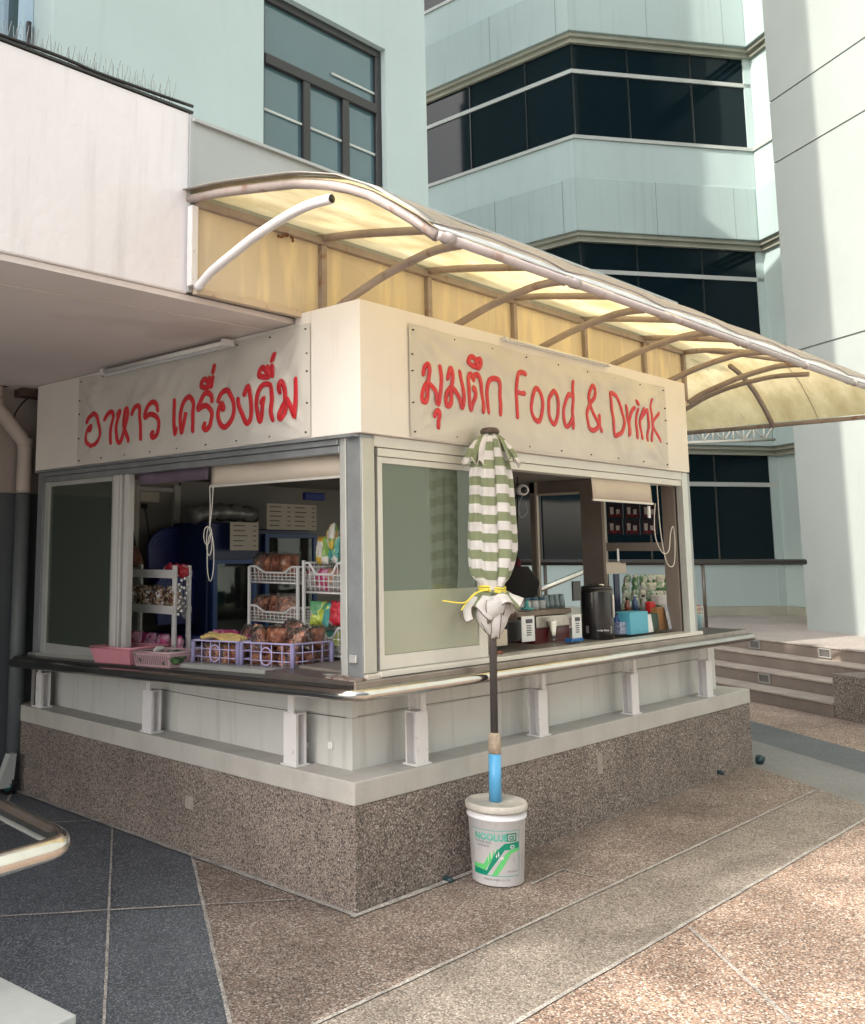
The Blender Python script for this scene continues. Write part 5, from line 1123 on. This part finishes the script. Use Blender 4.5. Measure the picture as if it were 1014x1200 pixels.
def put(name, lab, cat, px, py, X, size, m, grp=None, seed=0, tilt=0, yaw=1.5):
    q = at(px, py, 'x', X); return bag(name, lab, cat, q, size, m, grp, seed, tilt, yaw)
for i, (px, py) in enumerate([(303, 677), (314, 677), (326, 676), (338, 677)]): put('bread_bag', 'clear bag of bread on the top tier of the lower white rack', 'bread bag', px, py, .58, (.12, .08, .14), BREAD, 'bread bags on the top tier', seed=i+100, tilt=.3, yaw=1.2+i*.3)
for i, (px, py) in enumerate([(302, 724), (313, 724), (325, 723), (338, 724)]): put('bread_bag', 'clear bag of bread on the second tier of the lower white rack', 'bread bag', px, py, .58, (.12, .08, .13), BREAD, 'bread bags on the second tier', seed=i+110, tilt=.3, yaw=1.2+i*.4)
for i, (px, py, m_, lab) in enumerate([(378, 661, SNACKY, 'yellow snack bag leaning left atop the tall white rack'), (392, 661, SNACKG, 'green and yellow snack bag at the right on the tall white rack'), (389, 645, SNACKY, 'orange and yellow snack bag highest on the tall white rack')]):
    put('snack_bag', lab, 'snack bag', px, py, .46, (.11, .06, .15), m_, seed=i+120, tilt=.1, yaw=1.4-.3*i)
for i, (px, py, m_, lab) in enumerate([(380, 735, SNACKG, 'green and white snack bag slanting out of the lower basket'), (394, 733, SNACKR, 'red snack bag standing in the lower basket by the corner post'), (372, 733, SNACKG, 'teal snack bag at the left in the lower basket')]):
    put('snack_bag', lab, 'snack bag', px, py, .44, (.10, .05, .13), m_, seed=i+130, tilt=.15, yaw=1.2+.4*i)
for i in range(3): put('snack_bag', 'pink and white snack bag behind the bars of the upper tall basket', 'snack bag', 368+12*i, 692, .52, (.10, .06, .12), SNACKP if i % 2 else SEAW, 'snack bags inside the upper basket', seed=i+140)
for i in range(3): put('snack_bag', 'green snack bag behind the bars of the lower tall basket', 'snack bag', 368+12*i, 765, .52, (.10, .06, .12), SNACKG, 'snack bags inside the lower basket', seed=i+150)
# ---- back of the room: coolers, signs
NAVY = mat('navy_cooler_paint', (.012, .022, .085), .35, var=.1, vs=3)
NAVYL = mat('blue_cooler_frame', (.02, .06, .20), .35)
SHELFG = mat('cooler_stock', (.16, .17, .10), .4)
def cooler(lab, x0, x1, y, z1, door, rows, grp='glass door drink coolers'):
    t = thing('drinks_cooler', lab, 'cooler', ((x0+x1)/2, y+.25, .605), grp)
    MB().box(x0, x1, y+.04, y+.45, .605, z1).build('cabinet', NAVY, t, bevel=.01)
    dx0, dx1, dz0, dz1 = door
    f = MB(); f.box(dx0, dx1, y, y+.035, dz1-.03, dz1); f.box(dx0, dx1, y, y+.035, dz0, dz0+.03); f.box(dx0, dx0+.04, y, y+.035, dz0+.03, dz1-.03); f.box(dx1-.04, dx1, y, y+.035, dz0+.03, dz1-.03)
    f = f.build('door', NAVYL, t, bevel=.003); box(dx0+.04, dx1-.04, y+.012, y+.016, dz0+.03, dz1-.03).build('glass', CLEARG, f)
    n = int((dx1-dx0-.1)/.06); cols = [mat('drink_a', (.30, .30, .05), .3), mat('drink_b', (.05, .22, .10), .3), mat('drink_c', (.30, .10, .03), .3), mat('drink_d', (.20, .26, .28), .3)]
    s = MB(); s.box(dx0+.04, dx1-.04, y+.0365, y+.0395, dz0+.03, dz1-.03); s.build('liner', mat('cooler_liner', (.10, .12, .10), .6), t)
    for r_ in range(rows):
        z = dz0+.05+(dz1-dz0-.06)*r_/rows; mb = MB(); mb.box(dx0+.04, dx1-.04, y+.017, y+.036, z-.008, z); mb.build('shelf', SILL, t)
        for i in range(n):
            xx_ = dx0+.07+.06*i; hh = (dz1-dz0-.1)/rows*random.uniform(.55, .72)
            MB().lathe([(.009, z), (.009, z+hh*.7), (.004, z+hh*.85), (.004, z+hh)], xx_, y+.0265, 10).build('bottle', cols[(i+r_*2+i//2) % 4], t)
    return t
qy = 2.35
def QX(px, y=qy): return at(px, 680, 'y', y).x
def QZ(py, px, y=qy): return at(px, py, 'y', y).z
cooler('navy drinks cooler with glass door behind the lilac crates', QX(246), QX(303), qy, QZ(612, 270), (QX(250), QX(301), .9, QZ(656, 270)), 3)
cooler('second blue drinks cooler farther right under the menu boards', QX(309), QX(378), qy+.1, QZ(620, 340), (QX(311, qy+.1), QX(372, qy+.1), .9, QZ(626, 340, qy+.1)), 3)
PAPER = mat('cream_menu_card', (.50, .44, .36), .6, var=.04); INK = mat('menu_ink', (.08, .07, .07), .6)
def card(lab, px0, px1, py0, py1, y, n, cols, th=.006, name='menu_board'):
    x0_, x1_ = at(px0, (py0+py1)/2, 'y', y).x, at(px1, (py0+py1)/2, 'y', y).x; za, zb_ = at((px0+px1)/2, py1, 'y', y).z, at((px0+px1)/2, py0, 'y', y).z
    t = thing(name, lab, 'menu', ((x0_+x1_)/2, y, za)); MB().box(x0_, x1_, y, y+th, za, zb_).build('card', PAPER, t, bevel=.002)
    mb = MB(); W_ = (x1_-x0_)/cols
    for c in range(cols):
        for r_ in range(n):
            z = zb_-(zb_-za)*(r_+.8)/(n+.6); a = x0_+W_*c+W_*.1; mb.box(a, a+W_*random.uniform(.35, .5), y-.002, y-.0005, z, z+.007); mb.box(a+W_*.7, a+W_*.82, y-.002, y-.0005, z, z+.007)
    mb.build('menu_lines', INK, t); return t
card('cream menu board with two columns of lines over the second blue cooler', 313, 371, 591, 621, 2.42, 5, 2)
card('small cream menu sheet fixed to the dark cooler top', 270, 303, 612, 645, 2.30, 5, 1)
rl = thing('wrapped_roll', 'long grey plastic wrapped bundle lying on top of the coolers', 'bundle', (QX(280), 2.5, QZ(608, 280)))
MB().tube(smooth_path([(QX(238), 2.5, QZ(604, 240)), (QX(262), 2.5, QZ(600, 262)), (QX(290), 2.52, QZ(600, 290)), (QX(318), 2.55, QZ(603, 318))], 6), [.05+.02*abs(math.sin(i*.9)) for i in range(19)], 12).build('wrapping', mat('grey_plastic_wrap', (.16, .155, .15), .3, var=.3, vs=14, bump=.8, bs=20, coat=.5), rl)
bl = thing('plastic_tray', 'dark blue tray hanging high behind the roller blind', 'tray', at(372, 582, 'y', 2.2)); q = at(370, 582, 'y', 2.2)
MB().box(q.x-.12, q.x+.10, 2.19, 2.23, q.z-.03, q.z+.03).build('lid', mat('royal_blue_plastic', (.01, .03, .22), .4), bl, bevel=.012)
# perforated blue chairs standing behind the shelf rack
BLUEP = mat('dark_blue_perforated_plastic', (.008, .015, .13), .4, var=.08); DOT = mat('lighter_blue_dot', (.06, .10, .38), .5)  # DOT: one lighter blue for the rows of dots
def dotted_back(lab, cx_px, cy_px, wpx, y, grp='round backed blue chairs'):
    c = at(cx_px, cy_px, 'y', y); w_ = wpx/1137.4*(c-CAMP).length*1.25
    t = thing('plastic_chair', lab, 'chair', (c.x, c.y, .605), grp)
    n = 28; P = [(c.x+w_*math.cos(math.pi*i/n), y+.02*math.sin(math.pi*i/n*2), c.z+w_*.62*math.sin(math.pi*i/n)) for i in range(n+1)]
    P += [(c.x-w_*.92, y, c.z-.25), (c.x+w_*.92, y, c.z-.25)]
    MB().prism([(a, y, b) for a, _, b in P], 0, (0, .03, 0)).build('backrest', BLUEP, t, bevel=.006)
    mb = MB()
    for rr_ in (.86, .70):
        for i in range(1, 26):
            a = math.pi*i/26; q = Vector((c.x+w_*rr_*math.cos(a), y-.001, c.z+w_*.62*rr_*math.sin(a))); mb.tube([q, q+Vector((0, -.003, 0))], .006, 6)
    mb.build('perforation', DOT, t)
    s = MB(); s.box(c.x-w_*.85, c.x+w_*.85, y-.35, y-.005, 1.0, 1.03); s.build('seat', BLUEP, t, bevel=.01)
    for sx in (-1, 1):
        for sy in (-.33, -.03): MB().tube([(c.x+sx*w_*.8, y+sy, .605), (c.x+sx*w_*.7, y+sy, .998)], .018, 8).build('leg', BLUEP, t)
dotted_back('dark blue round backed plastic chair with rows of small holes, farther back', 206, 642, 31, 2.72)
dotted_back('dark blue round backed plastic chair with rows of small holes, lower and nearer', 214, 690, 30, 2.52)
# plug board on the wall and a doorway edge
wb = thing('plug_board', 'cream socket box with a black plug and cable on the back wall', 'socket', at(172, 582, 'y', 2.92)); 
q0, q1 = at(161, 588, 'y', 2.92), at(184, 577, 'y', 2.92)
MB().box(q0.x, q1.x, 2.885, 2.928, q0.z, q1.z).build('box', mat('cream_box', (.50, .45, .37), .5), wb, bevel=.004); a = at(166, 593, 'y', 2.90)
MB().tube([a+Vector((-.02, -.03, 0)), a+Vector((.02, -.04, -.005))], .018, 8).build('plug', BLACK, wb)
MB().tube([at(x, y, 'y', 2.87) for x, y in ((168, 593), (171, 600), (173, 612), (174, 625), (177, 645), (178, 660))], .005, 6).build('cable', BLACK, wb)
df_ = MB()
for px, w_ in ((153, .07), (159, .03)): q = at(px, 620, 'y', 2.86); df_.box(q.x-w_/2, q.x+w_/2, 2.84, 2.925, .6, 2.12)
q0, q1 = at(159, 573, 'y', 2.9), at(206, 570, 'y', 2.9); df_.box(q0.x, q1.x, 2.90, 2.926, q0.z-.01, q0.z+.02); q = at(207, 600, 'y', 2.9); df_.box(q.x-.03, q.x+.03, 2.89, 2.926, 1.6, 2.1)
tag(df_.build('door_frame', mat('white_door_frame', (.46, .44, .40), .5, var=.05)), 'off white door frame at the back left of the kiosk room', 'door frame')
MB_ = MB(); MB_.tube([at(211, 566, 'y', 2.9), at(211, 600, 'y', 2.9), at(212, 618, 'y', 2.9)], .007, 6); tag(MB_.build('hanging_cable', BLACK), 'black cable hanging down the back wall of the kiosk', 'cable')
br_ = thing('hand_broom', 'brown hand broom hung upside down beside the doorway', 'broom', at(157, 650, 'x', .5)); a, b = at(156, 622, 'x', .5), at(157, 640, 'x', .5)
MB().tube([a, b], [.006, .016], 8).build('handle', BLACK, br_); c = at(158, 664, 'x', .5)
MB().tube([b, b+(c-b)*.5, c], [.018, .05, .062], 12).build('bristles', mat('broom_bristle', (.16, .07, .045), .9, var=.3, vs=40, bump=.8, bs=90), br_)
# ---------------------------------------------------------------- right hand window
dcm = thing('dome_camera', 'white dome security camera with black lens under the head of the front window', 'camera', at(612, 566, 'y', .25)); q = at(613, 574, 'y', .25)
MB().lathe([(.045, 2.138), (.045, 2.115), (.03, 2.10)], q.x, q.y, 20).build('base', WPL, dcm)
MB().tube([q+Vector((.02, .03, 0)), q, q-FW*.028], [.030, .036, .030], 16).build('shell', WPL, dcm); MB().tube([q-FW*.0285, q-FW*.033], .021, 14).build('lens', BLACK, dcm)
MB().tube(px_path([(613, 580), (608, 592), (610, 606), (618, 600), (616, 588)], 'y', .25), .003, 6).build('cable', mat('clear_cable', (.2, .25, .25), .3), dcm)
# urn
ur = thing('water_urn', 'tall black thermal urn with steel lid and gauge at the front window', 'urn', at(701, 741, 'y', .2)); zc = 1.0325
q = at(701, 740, 'y', .2); r_ = .105; ux, uy = q.x, q.y
ztop = at(701, 690, 'y', .2).z; 
MB().lathe([(r_*.98, zc), (r_, zc+.01), (r_, ztop-.02), (r_*.97, ztop)], ux, uy, 32).build('body', mat('satin_black_urn', (.012, .010, .011), .28, coat=.3), ur)
MB().lathe([(r_*.96, ztop+.0005), (r_*.9, ztop+.018), (r_*.3, ztop+.026), (.012, ztop+.03)], ux, uy, 32).build('lid', mat('urn_lid', (.05, .05, .05), .3, metal=.5), ur)
v = (CAMP-q); v.z = 0; v.normalize(); rt_ = Vector((-v.y, v.x, 0))
side = q+rt_*(-1)*0
g0 = Vector((ux, uy, 0))+(v*math.cos(1.15)+rt_*math.sin(1.15)*1)*(r_+.008)
MB().tube([(g0.x, g0.y, zc+.14), (g0.x, g0.y, ztop-.03)], .006, 8).build('gauge', mat('gauge_tube', (.7, .68, .62), .2), ur)
hd_ = Vector((ux, uy, ztop))+v*0; MB().tube([hd_+rt_*.05+Vector((0, 0, .02)), hd_-rt_*.05+Vector((0, 0, .02))], .014, 10).build('lid_handle', STEEL, ur)
def on_urn(a, z, off=.001): return Vector((ux, uy, z))+(v*math.cos(a)+rt_*math.sin(a))*(r_+off)
vs, fs = text_mesh('Lucky Flame', .016, 0, .0004); MB().add([on_urn(-.05+p.x/r_, zc+.055+p.y, .0015) for p in vs], fs).build('lettering', WPL, ur)
vs2 = MB()
for a0_, a1_ in ((-.75, -.55), (.82, .96)): vs2.grid([[on_urn(a0_+(a1_-a0_)*i/4, zc+.04, .0015), on_urn(a0_+(a1_-a0_)*i/4, zc+.085, .0015)] for i in range(5)])
split_build(vs2, 'sticker', mat('grey_sticker', (.25, .25, .25), .5), ur)
# flat stands and cards
def slab(name, lab, cat, px0, px1, py0, py1, y, th, m, lean=0., parent=None, bevel=.002, yaw=0.):
    """upright block facing the window; bottom of its picture box stands at depth y"""
    a, b = at(px0, (py0+py1)/2, 'y', y), at(px1, (py0+py1)/2, 'y', y); z0_, z1_ = at((px0+px1)/2, py1, 'y', y).z, at((px0+px1)/2, py0, 'y', y).z
    mb = MB(); mb.add([(a.x, y, z0_), (b.x, y, z0_), (b.x, y+th, z0_), (a.x, y+th, z0_), (a.x, y+lean, z1_), (b.x, y+lean, z1_), (b.x, y+lean+th, z1_), (a.x, y+lean+th, z1_)],
                      [(0, 1, 2, 3), (4, 5, 6, 7), (0, 1, 5, 4), (1, 2, 6, 5), (2, 3, 7, 6), (3, 0, 4, 7)])
    o = mb.build(name, m, parent, bevel=bevel)
    if lab: tag(o, lab, cat)
    return o, a.x, b.x, z0_, z1_
def signcard(lab, px0, px1, py0, py1, y, foot=None):
    t = thing('sign_card', lab, 'sign', at((px0+px1)/2, py1, 'y', y))
    o, a, b, z0_, z1_ = slab('card', None, None, px0, px1, py0, py1, y, .006, WPL, parent=t)
    mb = MB(); mb.box(a+.3*(b-a), b-.2*(b-a), y-.003, y-.0005, z1_-(z1_-z0_)*.28, z1_-(z1_-z0_)*.12)
    for k in range(5): mb.box(a+.35*(b-a), b-.3*(b-a), y-.003, y-.0005, z1_-(z1_-z0_)*(.4+.09*k), z1_-(z1_-z0_)*(.36+.09*k))
    mb.build('print', mat('dark_print', (.07, .07, .09), .5), t)
    if foot: slab('foot', None, None, px0-1, px1+2, py1, py1+4, y-.01, .05, foot, parent=t)
    return t
signcard('white payment card with dark print left of the steel machine', 612, 627, 722, 752, .12)
signcard('white card on a blue foot leaning beside the black urn', 671, 682, 720, 748, .12, mat('blue_foot', (.02, .15, .42), .4))
slab('phone_stand', 'black phone on a stand rising left of the black urn', 'phone', 672, 681, 681, 704, .15, .012, BLACK)
# espresso machine with jars on top
em = thing('coffee_machine', 'steel and dark red coffee machine on the front worktop', 'coffee machine', at(648, 748, 'y', .28))
ya_ = .24
slab('body', None, None, 627, 668, 731, 757, ya_+.02, .30, mat('dark_red_enamel', (.10, .008, .012), .3, coat=.3), parent=em, bevel=.006)
slab('steel_front', None, None, 629, 668, 721, 735, ya_+.005, .30, mat('brushed_steel', (.50, .47, .42), .3, metal=.9, var=.15, vs=20), parent=em, bevel=.006)
slab('top_tray', None, None, 606, 670, 715, 721, ya_-.0, .34, mat('wood_brown_tray', (.20, .15, .11), .5, var=.15, vs=20), parent=em, bevel=.003)
q = at(648, 735, 'y', ya_); MB().prism([(q.x-.06, ya_-.01, q.z+.04), (q.x+.03, ya_-.01, q.z+.04), (q.x+.01, ya_-.01, q.z-.07), (q.x-.01, ya_-.01, q.z-.09)], 0, (0, .012, 0)).build('drip_shield', mat('bright_steel', (.7, .66, .6), .15, metal=.9), em)
slab('feet', None, None, 626, 671, 755, 760, ya_+.03, .2, BLACK, parent=em)
slab('grinder_box', 'black box between the parasol pole and the steel coffee machine', 'box', 595, 613, 727, 752, .18, .2, BLACK, bevel=.006)
slab('cream_box', 'cream carton behind the parasol pole at the window', 'box', 581, 595, 738, 757, .06, .1, mat('cream_carton', (.55, .48, .38), .6), bevel=.003)
slab('wooden_box', 'brown carton of small goods on the worktop behind the parasol', 'box', 592, 606, 716, 728, .3, .15, mat('brown_carton', (.24, .14, .08), .6, var=.3, vs=30))
slab('black_drawer', 'dark drawer unit under the small goods at the window', 'drawer', 590, 604, 727, 738, .32, .1, BLACK)
jr = mat('blue_glass', (.03, .10, .16), .1, coat=.5, alpha=1); wt = mat('clear_jar', (.45, .47, .46), .1, coat=.6)
for i, px in enumerate((608, 617, 626, 635)):
    q = at(px, 715, 'y', .36); q.z = at(640, 716, 'y', .26).z+.002
    t = thing('glass_jar', 'clear glass jar with blue lid in the row on the coffee machine tray', 'jar', q, 'jars on the coffee machine tray'); MB().lathe([(.028, q.z), (.032, q.z+.01), (.032, q.z+.05), (.024, q.z+.062)], q.x, q.y, 16).build('glass', wt, t); MB().lathe([(.028, q.z+.0625), (.028, q.z+.078)], q.x, q.y, 16).build('lid', jr, t)
for i in range(4):
    q = at(640+6*i, 714, 'y', .34); q.z = at(640, 716, 'y', .26).z+.002; hz_ = q.z
    tag(MB().lathe([(.022, hz_), (.026, hz_+.03), (.018, hz_+.075), (.018, hz_+.09)], q.x, q.y, 14).build('glass_bottle', mat('teal_bottle', (.16, .22, .23), .12, coat=.6, var=.3, vs=60)), 'small grey glass bottle in the row at the right of the jars', 'bottle', 'bottles beside the jars')
q = at(618, 716, 'y', .25); tag(MB().lathe([(.035, q.z+.006), (.042, q.z+.02), (.012, q.z+.025), (.010, q.z+.06), (.003, q.z+.065)], q.x, q.y, 16).build('teal_lid', mat('teal_plastic', (.08, .33, .33), .4)), 'teal plastic lid with a knob in front of the jars', 'lid')
# black bag and red cloth hanging behind the parasol
bb_ = thing('hanging_bag', 'black shopping bag hanging behind the parasol', 'bag', at(607, 690, 'y', .9)); c = at(607, 690, 'y', .9)
G = []
for i in range(13):
    s = i/12; row = []
    for j in range(17):
        a = 2*math.pi*j/16; w_ = (.04+.11*math.sin(math.pi*min(1, s*.85+.12)))*(1+.12*noise.noise(Vector((math.cos(a), math.sin(a), s*4)))); row.append(c+RTd*math.cos(a)*w_+FWd*math.sin(a)*.05+Vector((0, 0, .16-.30*s)))
    G.append(row)
MB().grid(G).build('pouch', mat('black_fabric', (.02, .015, .014), .7, bump=.3, bs=40), bb_)
MB().tube([c+Vector((0, 0, .16)), c+Vector((.02, 0, .42)), c+Vector((.04, .0, 2.14-c.z))], .006, 6).build('strap', BLACK, bb_)
rc_ = thing('red_cloth', 'dark red cloth hanging above the black bag', 'cloth', at(607, 668, 'y', 1.0)); a, b = at(601, 655, 'y', 1.0), at(611, 683, 'y', 1.0)
MB().grid([[(a.x+(b.x-a.x)*i/8, 1.0+.012*math.sin(i*1.7), a.z+(b.z-a.z)*j/5) for j in range(6)] for i in range(9)]).build('fabric', mat('dark_red_fabric', (.20, .02, .03), .8, var=.15, vs=20), rc_, solid=.004)
MB().tube([((a.x+b.x)/2, 1.0, a.z), ((a.x+b.x)/2, 1.0, 2.14)], .004, 6).build('hook_line', BLACK, rc_)
# drink posters on the far window
PBK = mat('poster_black', (.02, .012, .02), .4)
for r_ in range(2):
    for c_ in range(3):
        px = 712+20*c_; py = (590, 609)[r_] 
        lab = f"black drink poster showing pale cups, {('upper', 'lower')[r_]} row, {('left', 'middle', 'right')[c_]} of three"
        X = 3.345; a, b = at(px, py, 'x', X), at(px+18.5, py+17.5, 'x', X); y0_, y1_ = sorted((a.y, b.y)); z1_, z0_ = a.z, b.z
        t = thing('drink_poster', lab, 'poster', (X, (y0_+y1_)/2, z0_), 'drink posters on the far window'); box(X, X+.006, y0_, y1_, z0_, z1_).build('sheet', PBK, t)
        mb = MB(); h_ = z1_-z0_; w_ = y1_-y0_
        for (u, s) in ((.28, .6), (.68, .45)): 
            yc = y1_-w_*u; mb.prism([(X-.001, yc-w_*.09, z0_+h_*.15), (X-.001, yc+w_*.09, z0_+h_*.15), (X-.001, yc+w_*.12, z0_+h_*(.15+s)), (X-.001, yc-w_*.12, z0_+h_*(.15+s))], 0, (-.002, 0, 0))
        mb.build('cup_print', mat('pale_cup', (.45, .40, .38), .5), t)
        m2 = MB(); m2.box(X-.003, X-.001, y0_+w_*.15, y1_-w_*.1, z0_+h_*.12, z0_+h_*.28); m2.build('red_print', mat('poster_red', (.22, .02, .03), .5), t)
ch = thing('white_clip', 'w', 'c') if False else None
q = at(726, 664, 'y', .35)
pc = thing('price_card', 'cream price card on a stick above the urn', 'sign', at(722, 690, 'y', .3)); slab('card', None, None, 711, 734, 659, 672, .3, .004, PAPER, parent=pc); slab('stick', None, None, 724, 726, 643, 658, .3, .006, WPL, parent=pc); slab('clip', None, None, 729, 734, 657, 660, .29, .006, BLACK, parent=pc)
slab('stem', None, None, 722, 728, 672.5, 752, .31, .012, mat('dark_blue_stem', (.01, .02, .06), .4), parent=pc)
# rack of green and white paper packets
pk = 0
GP = bagmat('green_white_paper_packet', [(.10, .24, .09), (.50, .50, .42), (.07, .18, .08), (.30, .38, .26), (.52, .52, .46)], coat=.1, scale=24)
for r_ in range(4):
    for c_ in range(6):
        pk += 1; q = at(733+9.5*c_+random.uniform(-1, 1), 686+9.5*r_, 'y', .46-.05*r_)
        bag('paper_packet', 'small green and white paper packet in the stacked bank behind the blue box', 'packet', q, (.11, .04, .085), GP if (pk*7) % 5 else mat('cream_packet', (.50, .49, .40), .6), 'green and white packets at the right window', seed=pk+200, tilt=.25, yaw=.3*math.sin(pk))
slab('packet_tray', 'dark stepped tray under the green and white packets', 'tray', 728, 788, 712, 745, .33, .12, mat('dark_tray', (.05, .045, .045), .5, var=.4, vs=40))
for i, (px, py, r_, m_, lab) in enumerate([(723, 742, .022, (.02, .05, .22), 'dark blue bottle just right of the urn'), (731, 742, .018, (.30, .04, .03), 'dark red bottle right of the urn'), (736, 720, .02, (.22, .05, .03), 'brown red jar behind the light blue box'), (745, 716, .02, (.05, .10, .20), 'blue lidded jar behind the light blue box'), (755, 716, .02, (.35, .33, .30), 'grey jar behind the light blue box')]):
    q = at(px, py, 'y', .16 if i < 2 else .24); h_ = .10 if i > 1 else .12
    t = thing('condiment_bottle', lab, 'bottle', q); M_ = mat('bottle_%d' % i, m_, .3, coat=.4, var=.3, vs=60)
    MB().lathe([(r_, q.z), (r_, q.z+h_*.7), (r_*.5, q.z+h_*.85), (r_*.5, q.z+h_)], q.x, q.y, 14).build('body', M_, t); MB().lathe([(r_*.6, q.z+h_+.0005), (r_*.6, q.z+h_+.012)], q.x, q.y, 12).build('cap', WPL if i % 2 else BLACK, t)
slab('blue_box', 'plain light blue box at the right of the front window', 'box', 739, 760, 717, 743, .07, .11, mat('light_blue_card', (.10, .42, .55), .5, var=.04), bevel=.003)
slab('white_packet', 'white packet leaning on the right side of the light blue box', 'packet', 760, 766, 720, 741, .07, .04, WPL, lean=.015)
slab('dark_packet', 'dark green packet in front of the upright wooden block', 'packet', 763, 773, 719, 738, .09, .03, mat('dark_green_packet', (.03, .07, .05), .4, var=.5, vs=60), lean=.01)
slab('wooden_block', 'upright orange brown wooden block near the right jamb', 'block', 772, 784, 712, 738, .12, .06, mat('orange_wood', (.36, .18, .07), .5, var=.3, vs=6, stretch=(14, 1, 1)), bevel=.003)
slab('red_cap_jar', 'bright red topped jar behind the white packet', 'jar', 763, 769, 705, 718, .17, .04, mat('bright_red', (.60, .02, .02), .35), bevel=.008)
slab('leaflet_stack', 'pale blue and white leaflet propped against the right jamb', 'leaflet', 785, 796, 708, 737, .07, .01, mat('pale_leaflet', (.35, .42, .50), .4, var=.35, vs=40, col2=(.62, .62, .60)), lean=.03)
slab('tissue_box', 'white tissue pack above the leaflet', 'tissue', 772, 789, 697, 709, .20, .06, mat('tissue_white', (.55, .53, .52), .5, var=.1, vs=40), bevel=.008)
slab('small_carton', 'blue and white small carton at the foot of the urn', 'carton', 727, 738, 729, 743, .10, .04, mat('blue_white_carton', (.06, .12, .36), .4, col2=(.5, .5, .52), vs=60))
# outside on the counter end
cu = thing('paper_cup', 'pale blue paper cup on the counter outside the end post', 'cup', (3.60, .02, 1.022)); q = Vector((3.60, .03, 1.0215))
q.x = at(824, 738, 'z', 1.022).x+.08; q.y = at(824, 738, 'z', 1.022).y+.07
MB().lathe([(.026, 1.0215), (.037, 1.125), (.038, 1.128)], q.x, q.y, 20).build('cup', mat('pale_blue_cup', (.38, .58, .62), .5), cu)
wr_ = thing('counter_caddy', 'small white wire caddy of coloured cards at the outer end of the counter', 'caddy', (q.x+.09, q.y+.02, 1.0215))
mb = MB(); X0_, X1_ = q.x+.03, q.x+.17; Y0_, Y1_ = q.y+.03, q.y+.12
for zz_ in (1.025, 1.06, 1.10, 1.14, 1.175): mb.tube([(X0_, Y0_, zz_), (X1_, Y0_, zz_), (X1_, Y1_, zz_), (X0_, Y1_, zz_)], .003, 5, closed=True)
for t_ in range(6): x = X0_+(X1_-X0_)*t_/5; mb.tube([(x, Y0_, 1.0225), (x, Y0_, 1.175)], .0025, 5)
for y in (Y0_, Y1_): mb.tube([(X1_, y, 1.0225), (X1_, y, 1.175)], .004, 5)
mb.build('wire_frame', WIRE, wr_)
for i, c in enumerate([(.5, .06, .05), (.12, .35, .12), (.6, .45, .1), (.5, .12, .2)]): box(X0_+.012+.03*i, X0_+.034+.03*i, Y0_+.012, Y1_-.012, 1.10, 1.185+.004*(i % 2)).build('card_pack', mat('card_pack_%d' % i, c, .5), wr_, bevel=.002)
# ================================================================ UNSEEN TREE AND BUILDING ADDED FOR SHADE, BOUNCE AND REFLECTIONS
TE = thing('shade_tree', 'leafy tree added out of view beyond the slab to dapple the forecourt', 'tree', (-12.2, 1.9, 0))
MB().tube(smooth_path([(-12.2, 1.9, -.1), (-12.25, 1.95, 3), (-12.1, 1.85, 6.5), (-12.2, 1.9, 10), (-12.2, 1.9, 12)], 4), [.24-.012*i for i in range(17)], 12).build('trunk', mat('tree_bark', (.12, .09, .07), .9, bump=.6, bs=30), TE)
lm = MB(); rnd = random.Random(11)
cl_ = [(Vector((0, .42, .85)), .42), (Vector((.3, .35, .75)), .42), (Vector((-.3, .5, 1.0)), .42)]+[(Vector((rnd.gauss(0, 1.3), rnd.gauss(0, .6), rnd.gauss(0, .9))), rnd.uniform(.3, .65)) for _ in range(15)]  # dense first clusters added to block the sun on the kiosk fascia
for c_, r0_ in cl_:
    MB_t = Vector((-12.2, 1.9, 11.2))+c_
    lm.tube([Vector((-12.2, 1.9, 10.0)), MB_t], [.05, .012], 5)
    for _ in range(260 if c_.y in (.42, .35, .5) else 80):
        d = Vector((rnd.gauss(0, 1), rnd.gauss(0, 1), rnd.gauss(0, .8)))*r0_*.6; p = MB_t+d
        u_ = Vector((rnd.uniform(-1, 1), rnd.uniform(-1, 1), rnd.uniform(-.6, .6))).normalized(); w2 = u_.orthogonal().normalized()
        lm.add([p-u_*.09, p+w2*.04, p+u_*.09, p-w2*.04], [(0, 1, 2, 3)])
lm.build('crown', mat('tree_leaf', (.05, .09, .03), .6, var=.3, vs=5), TE)
OB = thing('opposite_building', 'pale office building added out of view across the forecourt for reflections and bounce', 'building', (6, -19, 0))
ob = MB(); ob.box(-20, 30, -26, -19, 0, 3); 
for k in range(3): ob.box(-20, 30, -26, -19, 4.6+3.4*k, 6.4+3.4*k)
ob.build('wall', TOWER, OB); box(-19.8, 29.8, -25.8, -19.3, 2.9, 13).build('window', BLACKG, OB)
